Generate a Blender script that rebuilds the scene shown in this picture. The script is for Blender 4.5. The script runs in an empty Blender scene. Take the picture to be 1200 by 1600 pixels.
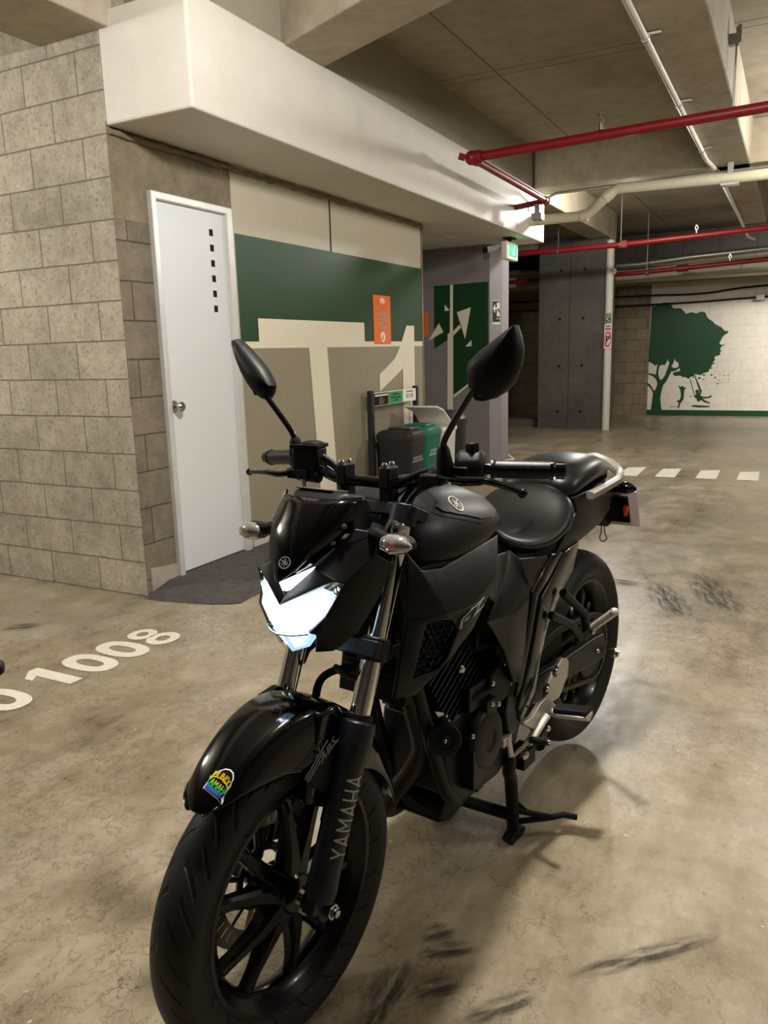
import bpy, bmesh, math, random
from math import sin, cos, pi, radians, hypot, atan2
from mathutils import Vector, Matrix, Euler
random.seed(7)
SC = bpy.context.scene
COL = SC.collection

# ---------------------------------------------------------------- camera, world, lights, exposure
cam_d = bpy.data.cameras.new('camera')
cam = bpy.data.objects.new('camera', cam_d)
COL.objects.link(cam)
cam_d.sensor_width = 36.0
cam_d.sensor_fit = 'AUTO'
cam_d.lens = 36.0 * 1223.5 / 1600.0
cam_d.clip_start = 0.05
def cam_rot(p, r, y):
    cy, sy, cp, sp, cr, sr = cos(y), sin(y), cos(p), sin(p), cos(r), sin(r)
    fwd = Vector((cy*cp, sy*cp, -sp)); right = Vector((sy, -cy, 0)); up = right.cross(fwd)
    r2 = right*cr + up*sr; u2 = -right*sr + up*cr
    return Matrix((r2, u2, -fwd)).transposed()
cam.matrix_world = Matrix.Translation((0, 0, 1.30)) @ cam_rot(radians(11.541), radians(-1.5644), radians(27.5987)).to_4x4()
SC.camera = cam

world = bpy.data.worlds.new('garage_world')
SC.world = world
world.use_nodes = True
world.node_tree.nodes['Background'].inputs[0].default_value = (0.9, 0.86, 0.8, 1)
world.node_tree.nodes['Background'].inputs[1].default_value = 0.02

def lamp(name, loc, power, size=(1.2, 0.12), color=(1.0, 0.93, 0.82), rot=(0, 0, 0), spread=180):
    d = bpy.data.lights.new(name, 'AREA')
    d.shape = 'RECTANGLE'; d.size = size[0]; d.size_y = size[1]
    d.energy = power; d.color = color; d.spread = radians(spread)
    o = bpy.data.objects.new(name, d); COL.objects.link(o)
    o.location = loc; o.rotation_euler = rot
    return o
def bulb(name, loc, power, radius=0.15, color=(1.0, 0.93, 0.82)):
    d = bpy.data.lights.new(name, 'POINT'); d.energy = power; d.shadow_soft_size = radius; d.color = color
    o = bpy.data.objects.new(name, d); COL.objects.link(o); o.location = loc
    return o
WARM = (1.0, 0.968, 0.915)
bulb('lamp_near', (1.7, 0.66, 2.78), 290, 0.08, WARM)
bulb('lamp_left', (0.9, 5.2, 2.85), 185, 0.14, WARM)
bulb('lamp_mid', (7.4, -0.7, 2.85), 150, 0.10, WARM)
bulb('lamp_beyond', (9.35, 1.75, 2.95), 150, 0.07, WARM)
bulb('lamp_right', (3.4, -2.8, 2.85), 110, 0.14, WARM)
lamp('lamp_far', (12.3, -1.9, 2.75), 95, (1.5, 0.12), WARM, (radians(64), 0, radians(-78)), 95)

SC.view_settings.view_transform = 'Standard'
SC.view_settings.look = 'None'
SC.view_settings.exposure = 0.0
SC.view_settings.gamma = 1.0
SC.view_settings.use_curve_mapping = False
SC.cycles.max_bounces = 8
SC.cycles.transparent_max_bounces = 12
SC.cycles.use_denoising = True
SC.cycles.caustics_reflective = False
SC.cycles.caustics_refractive = False

# ---------------------------------------------------------------- materials
def lin(c):
    return tuple(((v/255.0)/12.92 if v/255.0 <= 0.04045 else ((v/255.0+0.055)/1.055)**2.4) for v in c)
class NT:
    def __init__(self, m): self.t = m.node_tree; self.n = self.t.nodes; self.l = self.t.links
    def add(self, typ, **kw):
        n = self.n.new(typ)
        for k, v in kw.items():
            if k.startswith('_'): setattr(n, k[1:], v)
            else: n.inputs[k.replace('__', ' ')].default_value = v
        return n
    def link(self, a, b): self.l.new(a, b)
    def math(self, op, a, b=0.0, c=0.0):
        n = self.n.new('ShaderNodeMath'); n.operation = op
        for i, v in enumerate((a, b, c)):
            if hasattr(v, 'links'): self.l.new(v, n.inputs[i])
            else: n.inputs[i].default_value = v
        return n.outputs[0]
    def mix(self, fac, a, b, blend='MIX'):
        n = self.n.new('ShaderNodeMix'); n.data_type = 'RGBA'; n.blend_type = blend
        for s, v in ((n.inputs[0], fac), (n.inputs[6], a), (n.inputs[7], b)):
            if hasattr(v, 'links'): self.l.new(v, s)
            else: s.default_value = v if not isinstance(v, tuple) else (*v[:3], 1)
        return n.outputs[2]
    def noise(self, vec, scale, detail=4.0, rough=0.55):
        n = self.n.new('ShaderNodeTexNoise'); n.inputs['Scale'].default_value = scale
        n.inputs['Detail'].default_value = detail; n.inputs['Roughness'].default_value = rough
        if vec is not None: self.l.new(vec, n.inputs['Vector'])
        return n.outputs['Fac']
    def ramp(self, fac, stops):
        n = self.n.new('ShaderNodeValToRGB'); e = n.color_ramp.elements
        e[0].position, e[0].color = stops[0][0], (*stops[0][1], 1)
        e[1].position, e[1].color = stops[-1][0], (*stops[-1][1], 1)
        for p, c in stops[1:-1]:
            x = e.new(p); x.color = (*c, 1)
        self.l.new(fac, n.inputs[0]); return n.outputs[0]
    def mapr(self, v, a, b, c, d):
        n = self.n.new('ShaderNodeMapRange'); self.l.new(v, n.inputs[0])
        for i, x in enumerate((a, b, c, d)): n.inputs[i+1].default_value = x
        return n.outputs[0]
    def bump(self, h, strength=0.3, dist=0.01):
        n = self.n.new('ShaderNodeBump'); n.inputs['Strength'].default_value = strength; n.inputs['Distance'].default_value = dist
        self.l.new(h, n.inputs['Height']); return n.outputs[0]
def new_mat(name):
    m = bpy.data.materials.new(name); m.use_nodes = True
    nt = NT(m); bs = nt.n['Principled BSDF']
    return m, nt, bs
def flat(name, rgb, rough=0.5, metal=0.0, coat=0.0, var=0.0, scale=20.0, emit=None, estr=0.0, trans=0.0, ior=1.45, spec=0.5, bump=0.0):
    m, nt, bs = new_mat(name)
    c = lin(rgb)
    bs.inputs['Base Color'].default_value = (*c, 1)
    bs.inputs['Roughness'].default_value = rough
    bs.inputs['Metallic'].default_value = metal
    bs.inputs['Coat Weight'].default_value = coat
    bs.inputs['Coat Roughness'].default_value = 0.05
    bs.inputs['Coat IOR'].default_value = 1.34
    bs.inputs['Specular IOR Level'].default_value = spec
    bs.inputs['Transmission Weight'].default_value = trans
    bs.inputs['IOR'].default_value = ior
    if emit:
        bs.inputs['Emission Color'].default_value = (*emit, 1); bs.inputs['Emission Strength'].default_value = estr
    tc = nt.add('ShaderNodeTexCoord').outputs['Object']
    if var > 0:
        f = nt.noise(tc, scale, 5)
        d = tuple(max(0.0, x*(1-var)) for x in c); b = tuple(min(1.0, x*(1+var)) for x in c)
        nt.link(nt.ramp(f, [(0.3, d), (0.7, b)]), bs.inputs['Base Color'])
    if bump > 0:
        nt.link(nt.bump(nt.noise(tc, scale*6, 3), bump, 0.002), bs.inputs['Normal'])
    return m

# ---------------------------------------------------------------- mesh helpers
def finish(o, parent, smooth, angle, bevel, subsurf, solid, seg=2):
    me = o.data
    if smooth:
        me.shade_smooth()
        if angle and not subsurf: me.set_sharp_from_angle(angle=radians(angle))
    if parent is not None: o.parent = parent
    COL.objects.link(o)
    if solid:
        md = o.modifiers.new('solid', 'SOLIDIFY'); md.thickness = solid; md.offset = -1.0
    if bevel:
        md = o.modifiers.new('bevel', 'BEVEL'); md.width = bevel; md.segments = seg; md.limit_method = 'ANGLE'; md.angle_limit = radians(25)
        md.harden_normals = False
    if subsurf:
        md = o.modifiers.new('sub', 'SUBSURF'); md.levels = subsurf; md.render_levels = subsurf
    return o
class MB:
    def __init__(self): self.v = []; self.f = []; self.mi = []; self.cur = 0
    def add(self, vs, fs):
        b = len(self.v); self.v += [tuple(x) for x in vs]; self.f += [tuple(i+b for i in q) for q in fs]; self.mi += [self.cur]*len(fs)
        return self
    def box(self, c, s, rot=None):
        M = (rot.to_matrix() if isinstance(rot, Euler) else rot) if rot is not None else Matrix.Identity(3)
        vs = []
        for dx in (-.5, .5):
            for dy in (-.5, .5):
                for dz in (-.5, .5): vs.append(Vector(c) + M @ Vector((dx*s[0], dy*s[1], dz*s[2])))
        return self.add(vs, [(0, 1, 3, 2), (4, 6, 7, 5), (0, 4, 5, 1), (2, 3, 7, 6), (0, 2, 6, 4), (1, 5, 7, 3)])
    def rng(self, x0, x1, y0, y1, z0, z1):
        return self.box(((x0+x1)/2, (y0+y1)/2, (z0+z1)/2), (abs(x1-x0), abs(y1-y0), abs(z1-z0)))
    def loft(self, rings, closed=True, cap=True):
        n = len(rings[0]); vs = [p for r in rings for p in r]; fs = []
        for i in range(len(rings)-1):
            for j in range(n if closed else n-1):
                k = (j+1) % n
                fs.append((i*n+j, i*n+k, (i+1)*n+k, (i+1)*n+j))
        if cap and closed:
            fs.append(tuple(reversed(range(n)))); fs.append(tuple(range((len(rings)-1)*n, len(rings)*n)))
        return self.add(vs, fs)
    def tube(self, pts, r, n=10, cap=True, sx=1.0):
        pts = [Vector(p) for p in pts]; rs = r if isinstance(r, (list, tuple)) else [r]*len(pts)
        up = None; rings = []
        for i, p in enumerate(pts):
            a = pts[max(i-1, 0)]; b = pts[min(i+1, len(pts)-1)]
            d = (b-a).normalized() if (b-a).length > 1e-9 else Vector((0, 0, 1))
            if up is None: up = Vector((0, 0, 1)) if abs(d.z) < 0.9 else Vector((1, 0, 0))
            s = d.cross(up)
            if s.length < 1e-6: s = d.orthogonal()
            s.normalize(); up = s.cross(d).normalized()
            rings.append([p + (s*cos(t)*sx + up*sin(t))*rs[i] for t in (2*pi*k/n for k in range(n))])
        return self.loft(rings, True, cap)
    def lathe(self, prof, c, axis, n=32, cap=False, a0=0.0, a1=2*pi):
        ax = Vector(axis).normalized(); u = ax.orthogonal().normalized()
        if abs(ax.y) > 0.99: u = Vector((1, 0, 0))
        w = ax.cross(u); rings = []
        full = abs(a1-a0-2*pi) < 1e-6
        for (d, r) in prof:
            rings.append([Vector(c) + ax*d + (u*cos(t) + w*sin(t))*r for t in (a0+(a1-a0)*k/(n if full else n-1) for k in range(n))])
        return self.loft(rings, full, cap)
    def ngon(self, pts): return self.add(pts, [tuple(range(len(pts)))])
    def prism(self, pts, off):
        off = Vector(off); a = [Vector(p) for p in pts]; b = [p+off for p in a]; n = len(a)
        fs = [tuple(range(n)), tuple(reversed(range(n, 2*n)))] + [(i, i+n, (i+1) % n+n, (i+1) % n) for i in range(n)]
        return self.add(a+b, fs)
    def sphere(self, c, r, n=14, m=8):
        r = r if isinstance(r, (tuple, list)) else (r, r, r); rings = []
        for i in range(1, m):
            ph = pi*i/m
            rings.append([(c[0]+r[0]*sin(ph)*cos(2*pi*k/n), c[1]+r[1]*sin(ph)*sin(2*pi*k/n), c[2]+r[2]*cos(ph)) for k in range(n)])
        return self.loft(rings, True, True)
    def mirror(self):
        n = len(self.v); self.v += [(x, -y, z) for x, y, z in self.v]; self.f += [tuple(reversed([i+n for i in q])) for q in self.f]; self.mi += list(self.mi)
        return self
    def build(self, name, mat, parent=None, smooth=True, angle=35, bevel=0, subsurf=0, solid=0, seg=2, merge=0.0, recalc=True):
        me = bpy.data.meshes.new(name); me.from_pydata(self.v, [], self.f)
        mats = mat if isinstance(mat, (list, tuple)) else [mat]
        for m in mats: me.materials.append(m)
        if len(mats) > 1:
            for p, i in zip(me.polygons, self.mi): p.material_index = i
        if recalc or merge:
            bm = bmesh.new(); bm.from_mesh(me)
            if merge: bmesh.ops.remove_doubles(bm, verts=bm.verts, dist=merge)
            if recalc: bmesh.ops.recalc_face_normals(bm, faces=bm.faces)
            bm.to_mesh(me); bm.free()
        me.update()
        return finish(bpy.data.objects.new(name, me), parent, smooth, angle, bevel, subsurf, solid, seg)
def thing(name, label, cat, loc=(0, 0, 0), rz=0.0, group=None):
    o = bpy.data.objects.new(name, None); COL.objects.link(o); o.empty_display_size = 0.1
    o.location = loc; o.rotation_euler = (0, 0, rz)
    return tag(o, label, cat, group)
def tag(o, label=None, cat=None, group=None, kind=None):
    if label: o['label'] = label
    if cat: o['category'] = cat
    if group: o['group'] = group
    if kind: o['kind'] = kind
    return o
def struct(o, label, cat):
    return tag(o, label, cat, None, 'structure')
def local_verts(o, M):
    o.data.transform(M); return o
def spline(pts, k=6):
    pts = [Vector(p) for p in pts]; out = []
    for i in range(len(pts)-1):
        p0 = pts[max(i-1, 0)]; p1 = pts[i]; p2 = pts[i+1]; p3 = pts[min(i+2, len(pts)-1)]
        for j in range(k):
            t = j/k
            out.append(0.5*((2*p1)+(p2-p0)*t+(2*p0-5*p1+4*p2-p3)*t*t+(3*p1-p0-3*p2+p3)*t**3))
    out.append(pts[-1]); return out
def text_mesh(s, size=1.0, extrude=0.0, align='CENTER', spacing=1.0, space_line=1.0):
    cu = bpy.data.curves.new('lettering', 'FONT'); cu.body = s; cu.size = size; cu.extrude = extrude
    cu.align_x = align; cu.align_y = 'CENTER'; cu.space_character = spacing; cu.space_line = space_line; cu.resolution_u = 3
    o = bpy.data.objects.new('lettering', cu); COL.objects.link(o)
    dg = bpy.context.evaluated_depsgraph_get()
    me = bpy.data.meshes.new_from_object(o.evaluated_get(dg))
    vs = [v.co.copy() for v in me.vertices]; fs = [tuple(p.vertices) for p in me.polygons]
    bpy.data.objects.remove(o); bpy.data.curves.remove(cu); bpy.data.meshes.remove(me)
    return vs, fs
def lettering(mb, s, origin, u, v, size, bold=0.0, sx=1.0, spacing=1.0, off=0.0, shear=0.0):
    vs, fs = text_mesh(s, size, 0.0, 'CENTER', spacing)
    u = Vector(u).normalized(); v = Vector(v).normalized(); n = u.cross(v).normalized()
    for k in ((0,) if not bold else (-1, 0, 1)):
        mb.add([Vector(origin)+u*(p.x*sx+k*bold+shear*p.y)+v*p.y+n*off for p in vs], fs)
    return mb

# ---------------------------------------------------------------- setting materials
def wallvec(nt, a, off=(0, 0)):
    tc = nt.add('ShaderNodeTexCoord').outputs['Object']
    s = nt.add('ShaderNodeSeparateXYZ'); nt.link(tc, s.inputs[0])
    c = nt.add('ShaderNodeCombineXYZ')
    nt.link(nt.math('ADD', s.outputs[a], off[0]), c.inputs[0]); nt.link(nt.math('ADD', s.outputs[2], off[1]), c.inputs[1])
    return tc, c.outputs[0]
def block_mat(name, base, dark, off, joint, grain=1.0, paint=False, a=1):
    m, nt, bs = new_mat(name)
    tc, v = wallvec(nt, a, off)
    n0 = nt.noise(v, 9.0, 3)
    # slightly wavy joints
    wob = nt.add('ShaderNodeVectorMath', _operation='SCALE'); nt.link(nt.add('ShaderNodeTexNoise', Scale=14.0).outputs['Color'], wob.inputs[0]); wob.inputs['Scale'].default_value = 0.008
    av = nt.add('ShaderNodeVectorMath', _operation='ADD'); nt.link(v, av.inputs[0]); nt.link(wob.outputs[0], av.inputs[1])
    br = nt.add('ShaderNodeTexBrick', Scale=1.0)
    br.inputs['Mortar Size'].default_value = 0.0045; br.inputs['Mortar Smooth'].default_value = 0.35
    br.inputs['Brick Width'].default_value = 0.385; br.inputs['Row Height'].default_value = 0.2
    br.inputs['Color1'].default_value = (0.35, 0.35, 0.35, 1); br.inputs['Color2'].default_value = (0.65, 0.65, 0.65, 1); br.inputs['Mortar'].default_value = (0.5, 0.5, 0.5, 1)
    br.inputs['Bias'].default_value = 0.0
    nt.link(av.outputs[0], br.inputs['Vector'])
    big = nt.noise(tc, 1.6, 5, 0.6); fine = nt.noise(tc, 58.0, 4, 0.75); mid = nt.noise(tc, 12.0, 5, 0.65)
    f = nt.math('ADD', nt.math('MULTIPLY', big, 0.55), nt.math('MULTIPLY', mid, 0.45))
    c = nt.ramp(f, [(0.33, dark), (0.66, base)])
    c = nt.mix(0.30 if not paint else 0.08, c, br.outputs['Color'], 'OVERLAY')
    pit = nt.mapr(fine, 0.34, 0.47, 0.0, 1.0)
    if not paint:
        c = nt.mix(nt.math('MULTIPLY', nt.math('SUBTRACT', 1.0, pit), 0.55*grain), c, tuple(x*0.35 for x in dark))
        c = nt.mix(nt.mapr(fine, 0.62, 0.74, 0.0, 0.35*grain), c, tuple(min(1, x*1.5) for x in base))
    c = nt.mix(nt.math('MULTIPLY', br.outputs['Fac'], 0.8 if not paint else 0.35), c, joint)
    nt.link(c, bs.inputs['Base Color'])
    bs.inputs['Roughness'].default_value = 0.9 if not paint else 0.6
    h = nt.math('SUBTRACT', nt.math('MULTIPLY', fine, 0.25 if not paint else 0.05), br.outputs['Fac'])
    nt.link(nt.bump(h, 0.7 if not paint else 0.35, 0.01), bs.inputs['Normal'])
    return m
def concrete(name, a, b, scale=1.5, rough=0.85, bump=0.15, stain=None, formwork=None):
    m, nt, bs = new_mat(name)
    tc = nt.add('ShaderNodeTexCoord').outputs['Object']
    big = nt.noise(tc, scale, 6, 0.62); mid = nt.noise(tc, scale*9, 5, 0.6); fine = nt.noise(tc, 70, 3, 0.6)
    f = nt.math('ADD', nt.math('MULTIPLY', big, 0.6), nt.math('MULTIPLY', mid, 0.4))
    c = nt.ramp(f, [(0.32, a), (0.68, b)])
    c = nt.mix(nt.mapr(fine, 0.25, 0.38, 0.25, 0.0), c, tuple(x*0.4 for x in a))
    if stain:
        c = nt.mix(nt.mapr(nt.noise(tc, scale*0.8, 4, 0.7), 0.56, 0.72, 0.0, 0.6), c, stain)
    if formwork:
        s = nt.add('ShaderNodeSeparateXYZ'); nt.link(tc, s.inputs[0])
        for ax, per, ph in formwork:
            fr = nt.math('FRACT', nt.math('DIVIDE', nt.math('ADD', s.outputs[ax], ph), per))
            d = nt.math('ABSOLUTE', nt.math('SUBTRACT', fr, 0.5))
            c = nt.mix(nt.mapr(d, 0.004/per, 0.012/per, 0.8, 0.0), c, tuple(x*0.45 for x in a))
    nt.link(c, bs.inputs['Base Color']); bs.inputs['Roughness'].default_value = rough
    nt.link(nt.bump(nt.math('ADD', mid, fine), bump, 0.004), bs.inputs['Normal'])
    return m
def floor_mat():
    m, nt, bs = new_mat('polished_concrete_floor')
    tc = nt.add('ShaderNodeTexCoord').outputs['Object']
    big = nt.noise(tc, 0.7, 8, 0.66); mid = nt.noise(tc, 4.0, 8, 0.72); fine = nt.noise(tc, 55, 5, 0.75)
    mp = nt.add('ShaderNodeMapping'); mp.inputs['Scale'].default_value = (0.42, 1.5, 1.0); mp.inputs['Rotation'].default_value = (0, 0, radians(-62)); nt.link(tc, mp.inputs[0])
    streak = nt.noise(mp.outputs[0], 2.2, 9, 0.74)
    f = nt.math('ADD', nt.math('ADD', nt.math('MULTIPLY', big, 0.35), nt.math('MULTIPLY', mid, 0.35)), nt.math('MULTIPLY', streak, 0.30))
    c = nt.ramp(f, [(0.39, lin((104, 92, 74))), (0.47, lin((142, 129, 107))), (0.54, lin((163, 151, 129))), (0.62, lin((192, 181, 160)))])
    c = nt.mix(nt.mapr(nt.noise(tc, 1.3, 6, 0.65), 0.50, 0.64, 0.0, 0.5), c, lin((146, 141, 133)))
    c = nt.mix(nt.mapr(nt.noise(mp.outputs[0], 1.1, 9, 0.72), 0.585, 0.66, 0.0, 0.6), c, lin((96, 86, 72)))
    c = nt.mix(nt.mapr(nt.noise(mp.outputs[0], 6.5, 6, 0.7), 0.64, 0.74, 0.0, 0.28), c, lin((96, 85, 69)))
    c = nt.mix(nt.mapr(nt.noise(tc, 16, 5, 0.75), 0.62, 0.72, 0.0, 0.35), c, lin((110, 97, 78)))
    c = nt.mix(nt.mapr(fine, 0.30, 0.42, 0.5, 0.0), c, lin((112, 98, 78)))
    c = nt.mix(nt.mapr(fine, 0.60, 0.70, 0.0, 0.3), c, lin((214, 202, 180)))
    # meandering cracks: thin level lines of broken noise
    def crack(scale, wdt, lo, hi, amt, seed):
        sh = nt.add('ShaderNodeVectorMath', _operation='ADD'); nt.link(tc, sh.inputs[0]); sh.inputs[1].default_value = (seed, seed*1.7, 0)
        n = nt.noise(sh.outputs[0], scale, 7, 0.62); d = nt.math('ABSOLUTE', nt.math('SUBTRACT', n, 0.5))
        k = nt.mapr(d, 0.0, wdt, 1.0, 0.0)
        return nt.math('MULTIPLY', k, nt.mapr(nt.noise(sh.outputs[0], 0.9, 2), lo, hi, 0.0, amt))
    for args in ((0.8, 0.0016, 0.46, 0.54, 0.9, 3.0), (3.2, 0.006, 0.44, 0.54, 0.6, 11.0), (7.0, 0.014, 0.42, 0.54, 0.55, 23.0), (13.0, 0.02, 0.45, 0.58, 0.4, 41.0)):
        c = nt.mix(crack(*args), c, lin((78, 66, 52)))
    c = nt.mix(nt.mapr(nt.noise(tc, 30, 2, 0.5), 0.75, 0.78, 0.0, 0.7), c, lin((222, 214, 198)))
    c = nt.mix(nt.mapr(nt.noise(tc, 24, 3, 0.6), 0.26, 0.30, 0.6, 0.0), c, lin((74, 62, 48)))
    nt.link(c, bs.inputs['Base Color'])
    nt.link(nt.mapr(nt.math('ADD', mid, streak), 0.75, 1.25, 0.24, 0.46), bs.inputs['Roughness'])
    bs.inputs['Specular IOR Level'].default_value = 0.45
    nt.link(nt.bump(nt.math('ADD', mid, nt.math('MULTIPLY', fine, 0.6)), 0.10, 0.002), bs.inputs['Normal'])
    return m
def mural_paint(name, rgb, wear=0.12):
    m, nt, bs = new_mat(name); c0 = lin(rgb)
    tc = nt.add('ShaderNodeTexCoord').outputs['Object']
    f = nt.math('ADD', nt.math('MULTIPLY', nt.noise(tc, 1.3, 5, 0.6), 0.6), nt.math('MULTIPLY', nt.noise(tc, 14, 4, 0.6), 0.4))
    c = nt.ramp(f, [(0.3, tuple(x*(1-wear) for x in c0)), (0.7, tuple(min(1, x*(1+wear)) for x in c0))])
    mp = nt.add('ShaderNodeMapping'); mp.inputs['Scale'].default_value = (6, 6, 0.9); nt.link(tc, mp.inputs[0])
    c = nt.mix(nt.mapr(nt.noise(mp.outputs[0], 3.5, 4, 0.7), 0.66, 0.78, 0.0, 0.15), c, tuple(0.6*x+0.14 for x in c0))
    nt.link(c, bs.inputs['Base Color']); bs.inputs['Roughness'].default_value = 0.42; bs.inputs['Specular IOR Level'].default_value = 0.3
    return m
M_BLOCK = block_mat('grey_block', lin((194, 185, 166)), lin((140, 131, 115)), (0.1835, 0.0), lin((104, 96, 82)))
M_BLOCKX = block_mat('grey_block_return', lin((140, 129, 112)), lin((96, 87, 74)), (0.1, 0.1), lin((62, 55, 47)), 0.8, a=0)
M_BLOCKFAR = block_mat('far_block', lin((140, 126, 104)), lin((104, 93, 75)), (0.0, 0.0), lin((62, 54, 42)), 0.5)
M_WHITEBLOCK = block_mat('white_painted_block', lin((226, 219, 204)), lin((206, 198, 182)), (0.1, 0.0), lin((170, 160, 145)), 0.0, True)
M_DOORWALL = concrete('raw_concrete', lin((98, 87, 70)), lin((150, 137, 115)), 2.2, 0.85, 0.2, lin((100, 90, 74)))
M_SLAB = concrete('slab_concrete', lin((140, 132, 114)), lin((178, 169, 149)), 0.8, 0.85, 0.12, lin((112, 104, 90)), [(0, 2.44, -4.81), (0, 2.44, -4.93), (1, 1.22, -1.52)])
M_BEAM = concrete('beam_concrete', lin((146, 136, 118)), lin((184, 173, 152)), 1.4, 0.82, 0.12, lin((112, 103, 88)))
M_BEAMG = concrete('beam_grey_paint', lin((150, 144, 128)), lin((166, 160, 143)), 0.8, 0.7, 0.04)
M_COLUMN = concrete('column_concrete', lin((62, 57, 53)), lin((94, 87, 80)), 1.1, 0.6, 0.1, lin((64, 59, 54)), [(1, 0.62, 0.19)])
M_WHITE = concrete('white_plaster', lin((212, 206, 195)), lin((224, 219, 209)), 0.9, 0.6, 0.04)
M_FLOOR = floor_mat()
M_WUP = mural_paint('beige_wall_paint', (190, 182, 160), 0.05)
M_WLOW = mural_paint('taupe_wall_paint', (152, 142, 122), 0.07)
M_GREEN = mural_paint('green_mural_paint', (28, 66, 34), 0.14)
M_CREAM = mural_paint('cream_mural_paint', (236, 228, 204), 0.04)
M_GREY = mural_paint('grey_wall_paint', (138, 132, 134), 0.06)
M_GREYG = mural_paint('grey_green_paint', (128, 138, 122), 0.06)
M_DGREEN = mural_paint('tree_green_paint', (20, 64, 34), 0.08)
M_DOOR = flat('white_metal_paint', (222, 224, 226), 0.38, bump=0.06, scale=25)
M_FRAME = flat('galvanised_frame', (214, 214, 210), 0.35, 0.25, var=0.06, scale=14)
M_BLACK = flat('black_hole', (6, 6, 6), 0.9)
M_DARKVOID = flat('dark_recess', (16, 15, 13), 0.9)
M_STEEL = flat('brushed_steel', (200, 198, 192), 0.22, 1.0)
M_RED = flat('red_pipe_paint', (128, 17, 24), 0.4, var=0.12)
M_CPIPE = flat('cream_pipe', (205, 198, 172), 0.45, var=0.05)
M_WPIPE = flat('white_pipe', (214, 208, 196), 0.45, var=0.06)
M_GALV = flat('galvanised', (150, 148, 142), 0.4, 0.8)
M_ROADW = concrete('road_paint_white', lin((214, 208, 192)), lin((236, 231, 216)), 6, 0.6, 0.05)
M_ASPH = concrete('asphalt_ramp', lin((56, 52, 52)), lin((92, 86, 84)), 20, 0.85, 0.8)
M_TILE = flat('grey_tile', (170, 158, 146), 0.5, var=0.18, scale=9)
M_WTILE = flat('pale_tile', (206, 196, 188), 0.5, var=0.06)

# ---------------------------------------------------------------- setting
YW, ZS, ZB, ZC = 3.107, 2.432, 2.93, 3.32
floor = MB().rng(-5, 16, -7, 8, -0.2, 0).build('floor', M_FLOOR, smooth=False)
struct(floor, 'worn tan concrete garage floor', 'floor')
slab = MB().rng(-5, 16, -7, 8, ZC, ZC+0.2).build('ceiling', M_SLAB, smooth=False)
struct(slab, 'concrete garage ceiling slab', 'ceiling')
wl = MB().rng(3.092, 3.29, YW, 8, 0, ZC).build('wall_left', M_BLOCK, smooth=False, bevel=0.006)
struct(wl, 'grey concrete block wall at the left', 'wall')
# return of the block wall beside the door and raw concrete round the door opening
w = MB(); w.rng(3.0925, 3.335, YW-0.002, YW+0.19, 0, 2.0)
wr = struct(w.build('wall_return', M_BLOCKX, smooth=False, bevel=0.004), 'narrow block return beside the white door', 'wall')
w = MB(); w.rng(3.0927, 3.345, YW-0.001, YW+0.19, 2.0, ZS+0.02); w.rng(3.345, 4.03, YW+0.002, YW+0.19, 2.172, ZS+0.02)
struct(w.build('wall_lintel', M_DOORWALL, smooth=False), 'raw concrete lintel above the white door', 'wall')
w = MB(); w.rng(4.055, 6.82, YW, YW+0.2, 0, ZS+0.02)
wd = struct(w.build('wall_mural', M_WUP, smooth=False), 'painted T1 mural wall', 'wall')
w = MB(); w.rng(4.02, 4.055, YW+0.004, YW+0.1, 0, ZS+0.02)
struct(w.build('trim_1', M_DOORWALL, smooth=False), 'dark joint between door and mural wall', 'trim')
# rough cement bead under the soffit
w = MB(); pts = []
for i in range(61):
    x = 3.1+i*3.72/60
    pts.append((x, YW-0.012, ZS-0.022-0.012*random.random()))
w.tube(pts, [0.010+0.009*random.random() for _ in pts], 7)
struct(w.build('trim_2', M_DOORWALL), 'rough cement bead under the soffit', 'trim')
w = MB(); w.rng(5.203, 5.219, YW-0.002, YW+0.01, 0, ZS)
struct(w.build('trim_3', M_DARKVOID, smooth=False), 'dark vertical expansion joint in the mural wall', 'trim')
w = MB(); w.rng(6.80, 6.832, YW-0.006, YW+0.03, 0, ZS)
struct(w.build('trim_4', M_DOORWALL, smooth=False), 'ragged end edge of the mural wall', 'trim')
# alcove behind the mural wall
w = MB(); w.rng(6.6, 9.3, 4.35, 4.5, 0, ZS)
struct(w.build('wall_alcove', M_GREY, smooth=False), 'grey back wall of the alcove', 'wall')
# big column with chamfered corner beside the alcove
pl = [(8.571, 4.4), (8.571, 3.079), (8.72, 2.985), (8.95, 2.985), (9.1, 3.08), (9.1, 4.4)]
colm = MB().prism([(x, y, 0) for x, y in pl], (0, 0, ZS)).build('wall_pier', M_GREY, smooth=False)
struct(colm, 'grey painted pier with green mural', 'wall')
# soffit box
w = MB(); w.prism([(3.090, 2.556, ZS), (8.872, 2.556, ZS), (8.872, 4.5, ZS), (3.30, 4.5, ZS), (3.30, 3.118, ZS), (3.090, 3.106, ZS)], (0, 0, ZB+0.012-ZS))
struct(w.build('trim_soffit', M_WHITE, smooth=False, bevel=0.012), 'white plastered soffit box over the door', 'soffit')
w = MB(); w.rng(3.35, 8.60, 2.585, 3.2, ZB, ZC)
struct(w.build('beam_grey', M_BEAMG, smooth=False), 'grey painted beam above the soffit box', 'beam')
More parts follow.
